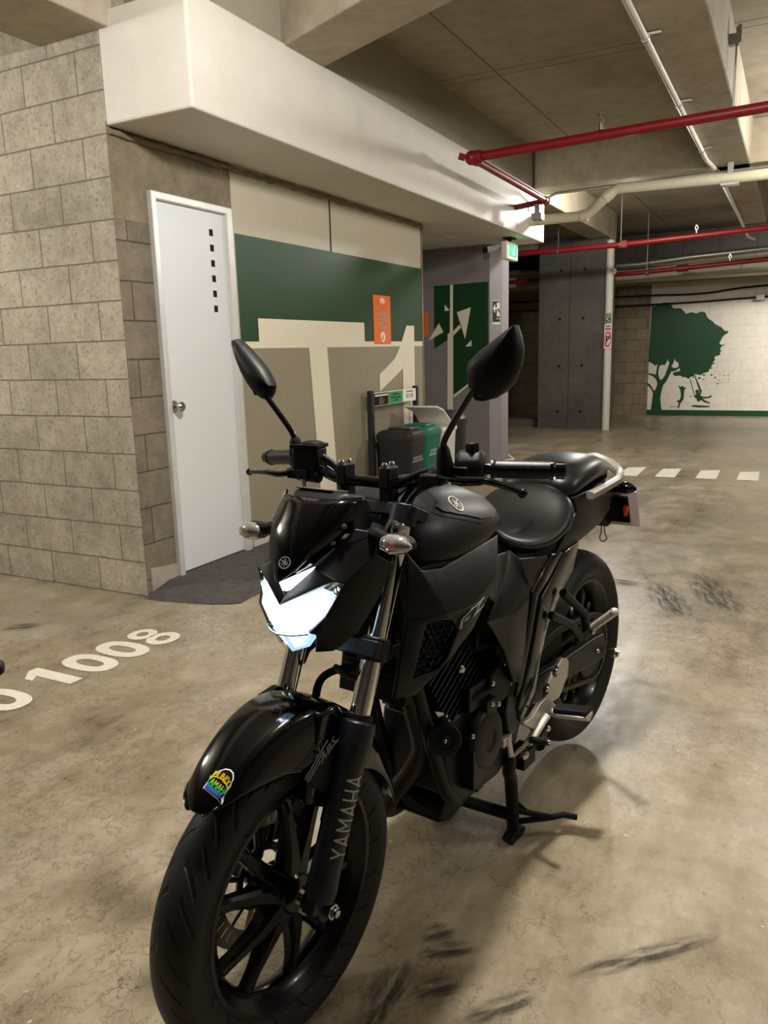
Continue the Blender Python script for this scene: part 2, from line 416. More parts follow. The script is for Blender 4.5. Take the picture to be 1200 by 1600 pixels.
# cross beams
w = MB(); w.rng(8.50, 8.90, -7, 2.56, ZB, ZC)
struct(w.build('beam_cross', M_BEAM, smooth=False, bevel=0.01), 'concrete cross beam', 'beam')
w = MB(); w.rng(-5, 12.7, 0.50, 0.83, ZB, ZC+0.01)
struct(w.build('beam_long', M_BEAM, smooth=False, bevel=0.012), 'long concrete beam carrying the white conduit', 'beam')
d = Vector((-0.40, -0.917)).normalized()
def sk(x, y, t): return (x+d.x*t, y+d.y*t, ZB)
w = MB(); w.prism([(3.905, 2.60, ZB), (4.305, 2.60, ZB), sk(4.305, 2.60, 1.95), sk(3.905, 2.60, 1.95)], (0, 0, ZC-ZB))
struct(w.build('beam_skew', M_BEAM, smooth=False, bevel=0.01), 'skewed concrete beam overhead', 'beam')
w = MB(); w.rng(-5, 3.13, 3.03, 3.52, 2.86, ZC)
struct(w.build('beam_left', M_BEAM, smooth=False, bevel=0.012), 'concrete beam running into the block wall', 'beam')
w = MB(); w.rng(12.75, 13.1, 2.62, 6, 2.84, ZC)
struct(w.build('beam_far', M_BEAM, smooth=False, bevel=0.01), 'far concrete cross beam', 'beam')
w = MB(); w.rng(8.9, 12.75, 2.62, 2.95, ZB-0.02, ZC)
struct(w.build('beam_side', M_BEAM, smooth=False, bevel=0.01), 'concrete beam from pier to far column', 'beam')
# far concrete column
w = MB(); w.rng(12.66, 13.3, 2.655, 3.714, 0, ZB)
for (yy, zz) in ((3.364, 2.475), (2.995, 2.478), (3.371, 1.735), (3.005, 1.738), (3.378, 1.004), (3.009, 1.008), (3.386, 0.277), (3.02, 0.281)):
    w.cur = 1; w.lathe([(0.0, 0.022), (0.003, 0.022)], (12.655, yy, zz), (-1, 0, 0), 12, True)
cl = struct(w.build('column', [M_COLUMN, M_BLACK], smooth=False), 'dark concrete column with tie holes', 'column')
# far walls
w = MB(); w.rng(15.5, 15.7, 2.437, 8, 0, 2.4)
struct(w.build('wall_far_left', M_BLOCKFAR, smooth=False), 'unpainted far block wall', 'wall')
w = MB(); w.rng(15.495, 15.7, -7, 2.437, 0, 2.6)
struct(w.build('wall_far', M_WHITEBLOCK, smooth=False), 'far block wall painted white', 'wall')
w = MB(); w.rng(15.485, 15.5, -7, 2.437, 0.0, 0.10)
struct(w.build('baseboard_far', M_DGREEN, smooth=False), 'green painted base of the white far wall', 'baseboard')
w = MB(); w.rng(15.3, 15.7, -7, 8, 2.38, 2.78)
struct(w.build('beam_end', M_BEAM, smooth=False), 'concrete beam above the far wall', 'beam')
w = MB(); w.rng(15.9, 16.0, -7, 8, 2.3, ZC)
struct(w.build('wall_recess', M_COLUMN, smooth=False), 'back of the recess above the far wall, coloured dark for its shade', 'wall')  # dark concrete colour stands in for the unlit depth of the recess
w = MB(); w.rng(12.9, 13.2, 3.8, 8, 0, 0.12); 
struct(w.build('kerb', M_COLUMN, smooth=False), 'low dark kerb by the far wall', 'kerb')
# unseen sides that close the hall and bounce its light
w = MB(); w.rng(-5, 16, -7.2, -7, 0, ZC)
struct(w.build('wall_right', M_BLOCK, smooth=False), 'block wall closing the hall at the right', 'wall')
w = MB(); w.rng(-5.2, -5, -7, 8, 0, ZC)
struct(w.build('wall_back', M_COLUMN, smooth=False), 'unseen wall behind the viewer, coloured dark to dim reflections', 'wall')  # dark colour keeps this unseen wall from brightening the motorcycle's front
w = MB(); w.rng(-5, 16, 8, 8.2, 0, ZC)
struct(w.build('wall_side', M_BLOCK, smooth=False), 'block wall closing the hall at the left', 'wall')

# asphalt ramp in front of the door
w = MB(); nx, ny = 26, 12; vs = []
for i in range(nx+1):
    x = 3.06+i*(4.75-3.06)/nx
    t = (x-3.06)/1.69
    yf = 2.53+0.05*sin(t*7)-0.05*t + 0.45*math.exp(-((t)/0.035)**2)
    for j in range(ny+1):
        s = j/ny; y = yf+(YW-0.001-yf)*s
        z = 0.004+0.058*(s**0.8)*min(1, (t+0.02)/0.14) if i > 0 else 0.002
        vs.append((x, y, z))
fs = [(i*(ny+1)+j, (i+1)*(ny+1)+j, (i+1)*(ny+1)+j+1, i*(ny+1)+j+1) for i in range(nx) for j in range(ny)]
w.add(vs, fs)
tag(w.build('floor_ramp', M_ASPH), 'dark asphalt ramp at the foot of the white door', 'ramp', None, 'structure')
w = MB(); w.prism([(3.118, YW-0.012, 0.004), (3.118, YW-0.012, 0.158), (3.352, YW-0.012, 0.13), (3.352, YW-0.012, 0.062), (3.15, YW-0.012, 0.004)], (0, 0.013, 0))
struct(w.build('baseboard_left', M_TILE, smooth=False, bevel=0.002), 'wedge of grey skirting beside the door', 'baseboard')
w = MB(); w.rng(4.06, 4.33, YW-0.014, YW, 0.03, 0.13); w.rng(4.335, 6.78, YW-0.014, YW, 0.0, 0.10)
struct(w.build('baseboard_door', M_WTILE, smooth=False, bevel=0.002), 'pale skirting tiles under the mural wall', 'baseboard')

# ---------------------------------------------------------------- door
dr = thing('door_1', 'white metal door with six small square openings', 'door', (3.68, YW, 0.05)); dr['kind'] = 'structure'
def put(mb, name, mat, root, **k):
    o = mb.build(name, mat, None, **k)
    o.data.transform(Matrix.Rotation(-root.rotation_euler[2], 4, 'Z') @ Matrix.Translation(-Vector(root.location))); o.parent = root
    return o
w = MB(); w.rng(3.37, 3.965, YW-0.004, YW+0.03, 0.066, 2.134)
leaf = put(w, 'door_leaf', M_DOOR, dr, smooth=False, bevel=0.004)
w = MB(); w.prism([(3.336, YW-0.03, 0.045), (3.375, YW-0.03, 0.045), (3.375, YW-0.03, 2.13), (3.962, YW-0.03, 2.13), (3.962, YW-0.03, 0.045), (4.02, YW-0.03, 0.045), (4.02, YW-0.03, 2.172), (3.336, YW-0.03, 2.172)], (0, 0.09, 0))
put(w, 'door_frame', M_FRAME, dr, smooth=False, bevel=0.006)
for i in range(6):
    z = 2.014-i*0.0868
    w = MB(); w.rng(3.823, 3.855, YW-0.0055, YW+0.01, z-0.019, z+0.019)
    put(w, 'door_opening', M_BLACK, dr, smooth=False)
w = MB(); c = (3.408, YW-0.004, 1.03)
w.lathe([(0, 0.034), (0.006, 0.034), (0.008, 0.016), (0.035, 0.013), (0.04, 0.022), (0.05, 0.028), (0.064, 0.027), (0.072, 0.018), (0.073, 0.0)], c, (0, -1, 0), 24)
put(w, 'door_knob', M_STEEL, dr)

# ---------------------------------------------------------------- painted mural on the T1 wall
def wallpoly(mb, pts, y, dy=0.0):
    return mb.ngon([(p[0], y, p[1]) for p in pts])
def rectpoly(mb, x0, x1, z0, z1, y): return mb.ngon([(x0, y, z0), (x1, y, z0), (x1, y, z1), (x0, y, z1)])
mu = thing('wall_painting', 'T1 mural in green, cream and taupe on the wall behind the bins', 'mural', (5.4, YW, 0)); 
def putm(mb, name, mat): return put(mb, name, mat, mu, smooth=False, recalc=False)
e = 0.0025
w = MB(); rectpoly(w, 4.066, 6.80, 0.0, 1.352, YW-e); putm(w, 'taupe_field', M_WLOW)
w = MB(); rectpoly(w, 4.066, 6.80, 1.352, 2.037, YW-e); putm(w, 'green_band', M_GREEN)
w = MB(); rectpoly(w, 4.075, 6.80, 1.345, 1.388, YW-2*e); rectpoly(w, 4.252, 5.68, 1.388, 1.535, YW-2*e)
w.ngon([(4.846, YW-2*e, 1.345), (4.94, YW-2*e, 0.0), (5.20, YW-2*e, 0.0), (5.093, YW-2*e, 1.345)])
putm(w, 'letter_T', M_CREAM)
w = MB(); w.ngon([(p[0], YW-2.5*e, p[2]) for p in ((6.4594, 3.107, 1.5241), (6.6202, 3.107, 1.5267), (6.6081, 3.107, 0.6401), (6.3642, 3.107, 0.6625), (6.369, 3.107, 1.151))])
w.ngon([(p[0], YW-2.5*e, p[2]) for p in ((6.4594, 3.107, 1.5241), (6.369, 3.107, 1.151), (5.9159, 3.107, 0.9733), (5.9188, 3.107, 1.117), (6.064, 3.107, 1.1764), (6.2147, 3.107, 1.2434), (6.348, 3.107, 1.3739))])
w.ngon([(p[0], YW-2.5*e, p[2]) for p in ((6.3642, 3.107, 0.6625), (6.6081, 3.107, 0.6401), (6.6143, 3.107, 0.1395), (6.3658, 3.107, 0.1596))])
putm(w, 'numeral_one', M_CREAM)
# mural on the pier
XN = 8.571
def npoly(mb, pts, k=1): return mb.ngon([(XN-0.002*k, p[1], p[2]) for p in pts])
pm = thing('wall_painting', 'green and cream arrow mural on the grey pier', 'mural', (XN, 3.4, 0))
def putp(mb, name, mat): return put(mb, name, mat, pm, smooth=False, recalc=False)
w = MB(); npoly(w, ((8.571, 3.7534, 2.0273), (8.571, 3.0944, 2.0355), (8.571, 3.0945, 1.0766), (8.571, 3.5197, 0.7884), (8.571, 3.5133, 1.4593), (8.571, 3.756, 1.3213))); putp(w, 'green_field', M_GREEN)
w = MB(); npoly(w, ((8.571, 3.5509, 2.0291), (8.571, 3.5157, 2.027), (8.571, 3.5295, 0.6174), (8.571, 3.5339, 0.1651), (8.571, 3.6077, 0.1628), (8.571, 3.5886, 1.4834), (8.571, 3.5606, 1.4968)), 2)
npoly(w, ((8.571, 3.5287, 1.5029), (8.571, 3.4412, 1.5854), (8.571, 3.4219, 1.5491), (8.571, 3.5212, 1.4595)), 2)
npoly(w, ((8.571, 3.5197, 0.7884), (8.571, 3.312, 0.9346), (8.571, 3.3121, 0.9127), (8.571, 3.5201, 0.7514)), 2); putp(w, 'cream_line', M_CREAM)
for tri in (((8.571, 3.4715, 1.7216), (8.571, 3.3001, 1.7699), (8.571, 3.3719, 1.4189)), ((8.571, 3.6952, 1.6098), (8.571, 3.6403, 1.5068), (8.571, 3.8362, 1.4114)), ((8.571, 3.6205, 1.814), (8.571, 3.5579, 1.7469), (8.571, 3.6214, 1.7428)), ((8.571, 3.2941, 1.4094), (8.571, 3.2944, 1.3381), (8.571, 3.3725, 1.3366))):
    w = MB(); npoly(w, tri, 2.5); putp(w, 'cream_triangle', M_CREAM)

# ---------------------------------------------------------------- tree mural on the far wall
XT = 15.495
tm = thing('wall_painting', 'dark green tree silhouette with children on the white far wall', 'mural', (XT, 1.7, 0))
def tpoly(mb, pts, k=1):
    return mb.ngon([(XT-0.003*k, 2.437-(x-115)*0.0019, (1130-z)*0.00204+0.018) for x, z in [(a-(1130-b)*0.037, b) for a, b in pts]])
def ptree(mb, name): return put(mb, name, M_DGREEN, tm, smooth=False, recalc=False)
crown = [(160,140),(176,150),(180,175),(190,150),(222,148),(252,146),(262,135),(300,133),(325,148),(345,165),(350,186),(385,190),(420,190),(440,203),(455,222),(470,240),(497,234),(520,230),(548,234),(556,242),(580,236),(600,228),(628,230),(645,240),(656,268),(668,288),(690,303),(712,318),(725,335),(748,348),(765,358),(785,368),(800,384),(818,402),(850,402),(838,422),(812,436),(798,452),(783,480),(770,505),(790,520),(812,515),(832,500),(815,520),(792,532),(780,548),(782,568),(795,570),(778,580),(782,600),(760,612),(735,615),(730,640),(742,640),(728,655),(715,672),(745,672),(712,688),(700,712),(718,720),(690,726),(680,750),(655,757),(632,762),(618,778),(590,776),(560,768),(545,790),(510,795),(495,800),(470,795),(448,796),(430,782),(400,782),(380,785),(362,775),(358,760),(375,748),(400,745),(420,742),(424,722),(405,712),(410,690),(408,665),(385,655),(372,625),(368,655),(350,690),(335,690),(330,660),(315,655),(310,628),(300,660),(280,690),(262,680),(245,690),(215,680),(195,690),(180,680),(150,660),(133,655),(133,620)]
w = MB(); tpoly(w, crown); ptree(w, 'tree_crown')
w = MB()
tpoly(w, [(155,1100),(168,1000),(175,935),(160,900),(122,862),(120,840),(150,862),(178,905),(190,920),(205,885),(216,850),(205,815),(175,785),(133,770),(133,755),(170,762),(200,772),(205,745),(212,700),(220,670),(240,675),(228,720),(222,760),(232,800),(245,820),(265,808),(290,770),(315,700),(330,650),(350,655),(345,700),(375,715),(405,705),(410,722),(380,738),(345,745),(325,780),(300,830),(270,865),(255,920),(243,980),(250,1050),(258,1100)], 2)
ptree(w, 'tree_trunk')
w = MB()
tpoly(w, [(412,860),(425,880),(445,885),(462,890),(475,885),(482,895),(465,910),(462,960),(455,1000),(430,1030),(420,1070),(412,1080),(408,1060),(330,1065),(345,1060),(410,1056),(415,1020),(400,1015),(402,1000),(420,1003),(435,970),(430,910),(418,890)])
tpoly(w, [(436,878),(452,872),(462,884),(455,898),(440,898)], 1.5)
ptree(w, 'standing_child')
w = MB()
tpoly(w, [(565,915),(580,905),(597,912),(600,935),(615,945),(612,960),(640,970),(680,970),(705,958),(718,962),(700,980),(660,986),(630,985),(650,1000),(690,1018),(705,1025),(690,1030),(650,1020),(620,1000),(590,1018),(575,985),(558,975),(555,955),(575,950)])
tpoly(w, [(512,815),(518,812),(562,950),(556,954)]); tpoly(w, [(552,775),(558,772),(624,920),(618,940),(612,950)])
tpoly(w, [(525,1052),(560,1045),(620,1048),(700,1052),(690,1064),(600,1066),(540,1060)])
ptree(w, 'swinging_child')
for (x, z, r) in ((706,778,9),(740,802,8),(780,770,5),(818,785,5),(852,785,5),(760,820,4),(778,828,5),(820,822,4),(858,816,4),(765,855,7),(797,848,4),(700,850,3),(640,778,10),(600,805,11),(548,798,7),(500,800,12),(636,815,5),(672,822,3),(523,968,6),(468,1022,4),(490,1030,4),(512,1022,3),(306,1060,3),(660,862,4),(728,775,3),(728,832,3),(486,848,4),(636,825,3),(658,895,3)):
    w = MB(); tpoly(w, [(x+r*1.2*cos(t*pi/4), z+r*0.8*sin(t*pi/4)) for t in range(8)]); ptree(w, 'painted_leaf')

# ---------------------------------------------------------------- pipes and ceiling services
def local(mb, root): 
    o = Vector(root.location); mb.v = [(x-o.x, y-o.y, z-o.z) for x, y, z in mb.v]; return mb
def hanger(root, p, top, r):
    w = MB(); w.tube([p, (p[0], p[1], top)], 0.006, 6)
    local(w, root).build('hanger_rod', M_GALV, root)
    w = MB(); w.lathe([(-0.018, r+0.006), (0.018, r+0.006)], p, (0.1, 1, 0), 18)
    local(w, root).build('pipe_clamp', M_GALV, root)
def sprinkler(root, p, r):
    w = MB(); x, y, z = p; s = 1 if r > 0 else -1; r = abs(r)
    w.lathe([(r, 0.016), (r+0.03, 0.016), (r+0.03, 0.009), (r+0.05, 0.009)], p, (0, 0, s), 12, True)
    w.tube([(x, y-0.013, z+s*(r+0.045)), (x, y-0.018, z+s*(r+0.07)), (x, y, z+s*(r+0.095))], 0.004, 6)
    w.tube([(x, y+0.013, z+s*(r+0.045)), (x, y+0.018, z+s*(r+0.07)), (x, y, z+s*(r+0.095))], 0.004, 6)
    w.lathe([(r+0.095, 0.0), (r+0.095, 0.028), (r+0.099, 0.028), (r+0.1, 0.0)], p, (0, 0, s), 14)
    local(w, root).build('sprinkler_head', M_STEEL, root)
rp = thing('sprinkler_pipe', 'nearest red sprinkler pipe, elbowed along the white soffit', 'pipe', (5.87, 2.25, 2.70), 0, 'red sprinkler pipes')
w = MB(); R = 0.033
w.tube([(5.60, -6.9, 2.70), (5.65, 0.0, 2.70), (5.87, 2.25, 2.70)], R, 14)
w.tube([(5.87, 2.25, 2.70), (7.86, 2.25, 2.69)], 0.028, 14)
w.tube([(7.86, 2.25, 2.69), (7.86, 2.556, 2.66)], 0.026, 14)
local(w, rp).build('pipe_run', M_RED, rp)
w = MB(); w.sphere((5.87, 2.25, 2.70), 0.052); w.lathe([(-0.03, 0.046), (0.03, 0.046)], (5.857, 2.19, 2.70), (0.1, 1, 0), 16, True)
w.box((5.80, 2.30, 2.70), (0.05, 0.05, 0.03), Euler((0.3, 0.2, 0.5))); w.lathe([(-0.03, 0.04), (0.03, 0.04)], (5.95, 2.25, 2.70), (1, 0, 0), 16, True)
local(w, rp).build('elbow_fitting', M_RED, rp)
w = MB(); w.sphere((7.86, 2.25, 2.69), 0.042); w.lathe([(-0.025, 0.036), (0.025, 0.036)], (7.80, 2.25, 2.69), (1, 0, 0), 16, True)
local(w, rp).build('elbow_fitting', M_RED, rp)
sprinkler(rp, (5.766, 1.28, 2.70), R)
hanger(rp, (5.71, 0.455, 2.70), 3.19, R)
w = MB(); w.box((5.71, 0.47, 3.12), (0.05, 0.06, 0.06)); w.box((5.71, 0.44, 3.15), (0.012, 0.02, 0.10)); local(w, rp).build('beam_bracket', M_GALV, rp)
w = MB(); w.box((7.86, 2.33, 2.60), (0.05, 0.05, 0.13)); w.box((7.86, 2.33, 2.55), (0.10, 0.10, 0.06)); local(w, rp).build('support_bracket', M_GALV, rp)

rq = thing('sprinkler_pipe', 'red sprinkler pipe crossing in front of the far column top', 'pipe', (11.3, 2.2, 2.62), 0, 'red sprinkler pipes')
w = MB(); w.tube([(11.3, 4.3, 2.615), (11.3, 2.2, 2.63), (11.3, 0.3, 2.69), (11.3, -6.9, 2.70)], 0.036, 12); local(w, rq).build('pipe_run', M_RED, rq)
w = MB(); w.sphere((11.3, 2.15, 2.632), 0.06, 12, 8); w.tube([(11.3, 2.15, 2.63), (11.24, 2.15, 2.63)], 0.045, 10); local(w, rq).build('tee_fitting', M_RED, rq)
for y, t in ((3.05, 2.93), (2.2, ZC), (0.27, ZC)): hanger(rq, (11.3, y, 2.62+0.03*(2.6-y)/2), t, 0.036)
sprinkler(rq, (11.3, 1.25, 2.66), 0.036)
rr = thing('sprinkler_pipe', 'farthest red sprinkler pipe, behind the far column', 'pipe', (13.45, 2.2, 2.42), 0, 'red sprinkler pipes')
w = MB(); w.tube([(13.45, 7.5, 2.40), (13.45, 2.35, 2.43), (13.45, 0.45, 2.50), (13.45, -6.9, 2.52)], 0.036, 12); local(w, rr).build('pipe_run', M_RED, rr)
w = MB(); w.tube([(13.45, 1.75, 2.452), (13.45, 1.58, 2.458)], 0.055, 12); local(w, rr).build('tee_fitting', M_RED, rr)
for y in (5.2, 4.6, 2.2): hanger(rr, (13.45, y, 2.42), ZC, 0.036)
sprinkler(rr, (13.45, 0.99, 2.48), 0.036)

dp = thing('drain_pipe', 'cream drain pipe stepping up under the cross beam', 'pipe', (8.35, 2.0, 2.6))
w = MB(); w.tube([(8.34, 2.61, 2.59), (8.35, 2.00, 2.592), (8.35, 1.96, 2.605), (8.37, 1.72, 2.80), (8.37, 1.67, 2.82), (8.37, 0.60, 2.795), (8.37, -6.9, 2.76)], 0.05, 16)
local(w, dp).build('pipe_run', M_CPIPE, dp)
for a, b in (((8.35, 2.03, 2.592), (8.35, 1.965, 2.60)), ((8.362, 1.80, 2.735), (8.37, 1.73, 2.795)), ((8.34, 2.61, 2.59), (8.34, 2.56, 2.59))):
    w = MB(); w.tube([a, b], 0.056, 16); local(w, dp).build('pipe_coupling', M_CPIPE, dp)
w = MB(); w.box((8.37, 0.655, 2.86), (0.06, 0.05, 0.16)); w.box((8.37, 0.655, 2.74), (0.10, 0.16, 0.02)); w.tube([(8.37, 0.655, 2.85), (8.37, 0.655, ZB)], 0.008, 6)
local(w, dp).build('pipe_clamp', M_STEEL, dp)
w = MB(); w.tube([(8.37, 2.50, 2.70), (8.40, 2.46, 2.79), (8.42, 2.3, 2.85), (8.44, 0.95, 2.872), (8.47, -6.9, 2.872)], 0.013, 10)
tag(w.build('conduit', M_GALV), 'thin grey conduit bent along the bottom of the cross beam', 'conduit', 'ceiling conduits')
cd = thing('conduit', 'white conduit running along the long ceiling beam', 'conduit', (6, 0.84, 2.9), 0, 'ceiling conduits')
w = MB(); w.tube([(3.2, 0.832, 2.905), (8.0, 0.832, 2.905), (8.4, 0.80, 2.905), (8.7, 0.78, 2.90), (11.4, 0.78, 2.90), (12.3, 0.70, 2.72), (12.5, 0.62, 2.70)], 0.019, 10)
local(w, cd).build('conduit_tube', M_WPIPE, cd)
for x in (4.75, 6.1, 7.6):
    w = MB(); w.box((x, 0.80, 2.918), (0.03, 0.10, 0.012)); w.lathe([(-0.012, 0.024), (0.012, 0.024)], (x, 0.832, 2.905), (1, 0, 0), 14, True); local(w, cd).build('conduit_clip', M_GALV, cd)
ds = thing('downspout', 'white downspout standing on the floor beside the far column', 'pipe', (12.60, 2.60, 0))
w = MB(); w.tube([(12.60, 2.60, 0.0), (12.60, 2.60, 2.86)], 0.058, 18); local(w, ds).build('pipe_run', M_WPIPE, ds)
w = MB(); w.tube([(12.60, 2.60, 2.42), (12.56, 2.52, 2.40)], 0.04, 12); local(w, ds).build('pipe_branch', M_WPIPE, ds)
# signs fixed to the downspout
M_SIGNW = flat('sign_white', (226, 206, 200), 0.5); M_SIGNR = flat('sign_red', (176, 30, 40), 0.5); M_SIGNG = flat('sign_green', (40, 96, 58), 0.5)
def sgn(root, name, x, y0, y1, z0, z1, mat, k=0, bev=0.0):
    w = MB(); w.rng(x-0.004-0.0015*k, x-0.0015*k, y0, y1, z0, z1); return local(w, root).build(name, mat, root, smooth=False, bevel=bev)
s1 = thing('no_parking_sign', 'white sign with red prohibition ring on the downspout', 'sign', (12.535, 2.585, 1.44))
sgn(s1, 'sign_plate', 12.54, 2.535, 2.648, 1.255, 1.622, M_SIGNW, 0, 0.002)
w = MB(); w.lathe([(0, 0.040), (0.002, 0.040), (0.002, 0.050), (0, 0.050)], (0, 0, 0), (-1, 0, 0), 28, False)
w.v = [(x, y, z*2.35) for x, y, z in w.v]; w.box((-0.001, 0, 0), (0.002, 0.011, 0.20), Euler((radians(22), 0, 0)))
w.v = [(x+12.533, y+2.590, z+1.40) for x, y, z in w.v]; local(w, s1).build('prohibition_ring', M_SIGNR, s1, smooth=False)
sgn(s1, 'text_bar', 12.535, 2.545, 2.636, 1.545, 1.565, M_SIGNR); sgn(s1, 'text_bar', 12.535, 2.555, 2.625, 1.585, 1.605, flat('sign_brown', (110, 70, 66), 0.6))
w = MB(); lettering(w, 'P', (12.5325, 2.59, 1.40), (0, -1, 0), (0, 0, 1), 0.13, 0.003); local(w, s1).build('letter_mark', M_BLACK, s1, smooth=False, recalc=False)
s2 = thing('small_green_sign', 'small green sign above the prohibition sign on the downspout', 'sign', (12.535, 2.59, 1.70))
sgn(s2, 'sign_plate', 12.54, 2.548, 2.636, 1.64, 1.79, flat('sign_pale_green', (120, 140, 112), 0.5)); sgn(s2, 'sign_panel', 12.535, 2.556, 2.622, 1.66, 1.72, M_SIGNG)
w = MB(); w.tube([(12.53, 2.61, 1.715), (12.53, 2.60, 1.69), (12.53, 2.575, 1.67)], 0.008, 6); local(w, s2).build('white_mark', M_SIGNW, s2)

# cables and duct on the far wall
M_DUCT = flat('duct_sheet', (168, 160, 138), 0.45, 0.0, var=0.06, scale=3)
w = MB(); w.rng(14.1, 14.6, -6.9, 7.9, 2.36, 2.58); tag(w.build('air_duct', M_DUCT, smooth=False, bevel=0.02), 'long beige duct under the far ceiling', 'duct')
w = MB(); w.tube([(13.9, 7.9, 2.62), (13.9, 2.4, 2.60), (13.9, 1.6, 2.655), (13.9, 0.4, 2.70), (13.9, -6.9, 2.70)], 0.05, 12); tag(w.build('drain_pipe', M_GALV), 'grey pipe running above the beige duct', 'pipe')
for k, (y0, z0, zm, z1) in enumerate(((7.9, 2.20, 2.17, 2.25), (7.9, 2.03, 2.03, 2.06))):
    w = MB(); w.tube(spline([(15.47, y0, z0), (15.47, 3.0, z0-0.01), (15.47, 1.6, zm), (15.47, 0.5, z1), (15.47, -3, z1+0.05), (15.47, -6.9, z1+0.05)], 8), 0.018, 7)
    tag(w.build('wall_cable', flat('black_cable', (26, 20, 18), 0.6)), ('upper' if k == 0 else 'lower')+' black cable sagging along the far wall', 'cable', 'cables on the far wall')
jb = thing('junction_box', 'grey junction box on the white far wall above the tree', 'box', (15.44, 0.62, 2.05))
w = MB(); w.rng(15.40, 15.495, 0.55, 0.69, 2.0, 2.11); local(w, jb).build('box_body', M_GALV, jb, smooth=False, bevel=0.006)
w = MB(); w.rng(15.395, 15.40, 0.57, 0.67, 2.02, 2.09); local(w, jb).build('box_cover', M_WPIPE, jb, smooth=False, bevel=0.003)

# exit sign, camera
M_EXITG = flat('exit_glow', (40, 230, 130), 0.4, emit=(0.03, 0.80, 0.17), estr=1.15)
ex = thing('exit_sign', 'lit green exit sign hanging from the soffit corner', 'sign', (8.24, 2.74, ZS))
w = MB(); w.rng(8.055, 8.42, 2.705, 2.775, 2.205, 2.385); local(w, ex).build('sign_housing', flat('exit_white', (230, 222, 212), 0.4), ex, smooth=False, bevel=0.014, seg=3)
w = MB(); w.rng(8.12, 8.365, 2.700, 2.706, 2.24, 2.355); local(w, ex).build('lit_panel', M_EXITG, ex, smooth=False, bevel=0.004)
w = MB(); x0 = 8.24
M_EXITP = flat('exit_pictogram', (200, 255, 225), 0.4, emit=(0.35, 1.0, 0.5), estr=1.1)
w.tube([(x0+0.02, 2.698, 2.335), (x0, 2.698, 2.30), (x0-0.03, 2.698, 2.255)], 0.008, 6); w.tube([(x0, 2.698, 2.30), (x0+0.03, 2.698, 2.27), (x0+0.03, 2.698, 2.25)], 0.007, 6); w.sphere((x0+0.03, 2.698, 2.345), 0.011, 8, 6)
w.tube([(x0-0.08, 2.698, 2.30), (x0-0.05, 2.698, 2.30)], 0.006, 6)
local(w, ex).build('running_figure', M_EXITP, ex)
w = MB(); w.tube([(8.24, 2.74, 2.385), (8.24, 2.74, ZS)], 0.02, 10); w.rng(8.16, 8.32, 2.69, 2.79, ZS-0.012, ZS); local(w, ex).build('ceiling_mount', M_BLACK, ex)
cc = thing('security_camera', 'white bullet security camera under the soffit beside the exit sign', 'camera', (8.3, 2.88, ZS))
a, b = Vector((8.22, 3.02, 2.325)), Vector((8.33, 2.895, 2.365)); dd = (b-a).normalized()
w = MB(); w.tube([a+dd*0.03, b], 0.03, 16); local(w, cc).build('camera_body', flat('camera_white', (226, 226, 220), 0.35), cc)
w = MB(); w.tube([a, a+dd*0.035], 0.032, 16); local(w, cc).build('lens_hood', M_BLACK, cc)
w = MB(); w.tube([b, (8.36, 2.86, 2.38), (8.36, 2.85, ZS-0.005)], 0.012, 8); w.lathe([(0, 0.04), (0.012, 0.04)], (8.36, 2.85, ZS-0.012), (0, 0, 1), 16, True); local(w, cc).build('mount_arm', M_WPIPE, cc)
w = MB(); w.rng(7.65, 7.86, 3.2, 3.36, ZS-0.006, ZS+0.01); tag(w.build('ceiling_hatch', M_WHITE, smooth=False, bevel=0.003), 'small hatch in the underside of the soffit', 'hatch')

# evacuation sign on the chamfer of the pier
ev = thing('evacuation_sign', 'green evacuation sign with white arrow on the pier edge', 'sign', (8.6455, 3.032, 1.6))
ch_u = (Vector((8.72, 2.985, 0))-Vector((8.571, 3.079, 0))).normalized(); ch_n = Vector((-ch_u.y, ch_u.x, 0)); ch_n = -ch_n if ch_n.dot(Vector((-1, -1, 0))) < 0 else ch_n
def chp(u, z, k): p = Vector((8.6455, 3.032, 0))+ch_u*u+ch_n*(0.003*k); return (p.x-8.6455, p.y-3.032, z-1.6)
def chrect(name, u0, u1, z0, z1, k, mat):
    w = MB(); w.prism([chp(u0, z0, k), chp(u1, z0, k), chp(u1, z1, k), chp(u0, z1, k)], -ch_n*0.003); return w.build(name, mat, ev, smooth=False)
chrect('sign_border', -0.058, 0.062, 1.565, 1.835, 1, flat('sign_pale_border', (170, 190, 170), 0.5)); chrect('sign_panel', -0.048, 0.054, 1.60, 1.825, 2, flat('sign_dark_green', (16, 40, 30), 0.5))
chrect('door_symbol', 0.008, 0.045, 1.66, 1.81, 3, M_SIGNW); chrect('text_bar', -0.005, 0.05, 1.625, 1.645, 3, flat('sign_greyish', (120, 136, 126), 0.5)); chrect('text_bar', -0.04, 0.05, 1.575, 1.592, 2, flat('sign_pale', (200, 214, 196), 0.5))
w = MB(); w.prism([chp(-0.046, 1.745, 3), chp(-0.02, 1.70, 3), chp(-0.012, 1.70, 3), chp(-0.02, 1.735, 3), chp(0.006, 1.735, 3), chp(0.006, 1.757, 3), chp(-0.02, 1.757, 3), chp(-0.012, 1.79, 3), chp(-0.02, 1.79, 3)], -ch_n*0.003); w.build('arrow', M_SIGNW, ev, smooth=False)
w = MB(); w.tube([chp(0.018, 1.73, 3.5), chp(0.03, 1.745, 3.5), chp(0.036, 1.72, 3.5), chp(0.046, 1.70, 3.5)], 0.006, 6); w.build('running_figure', flat('sign_figure', (24, 52, 38), 0.5), ev)
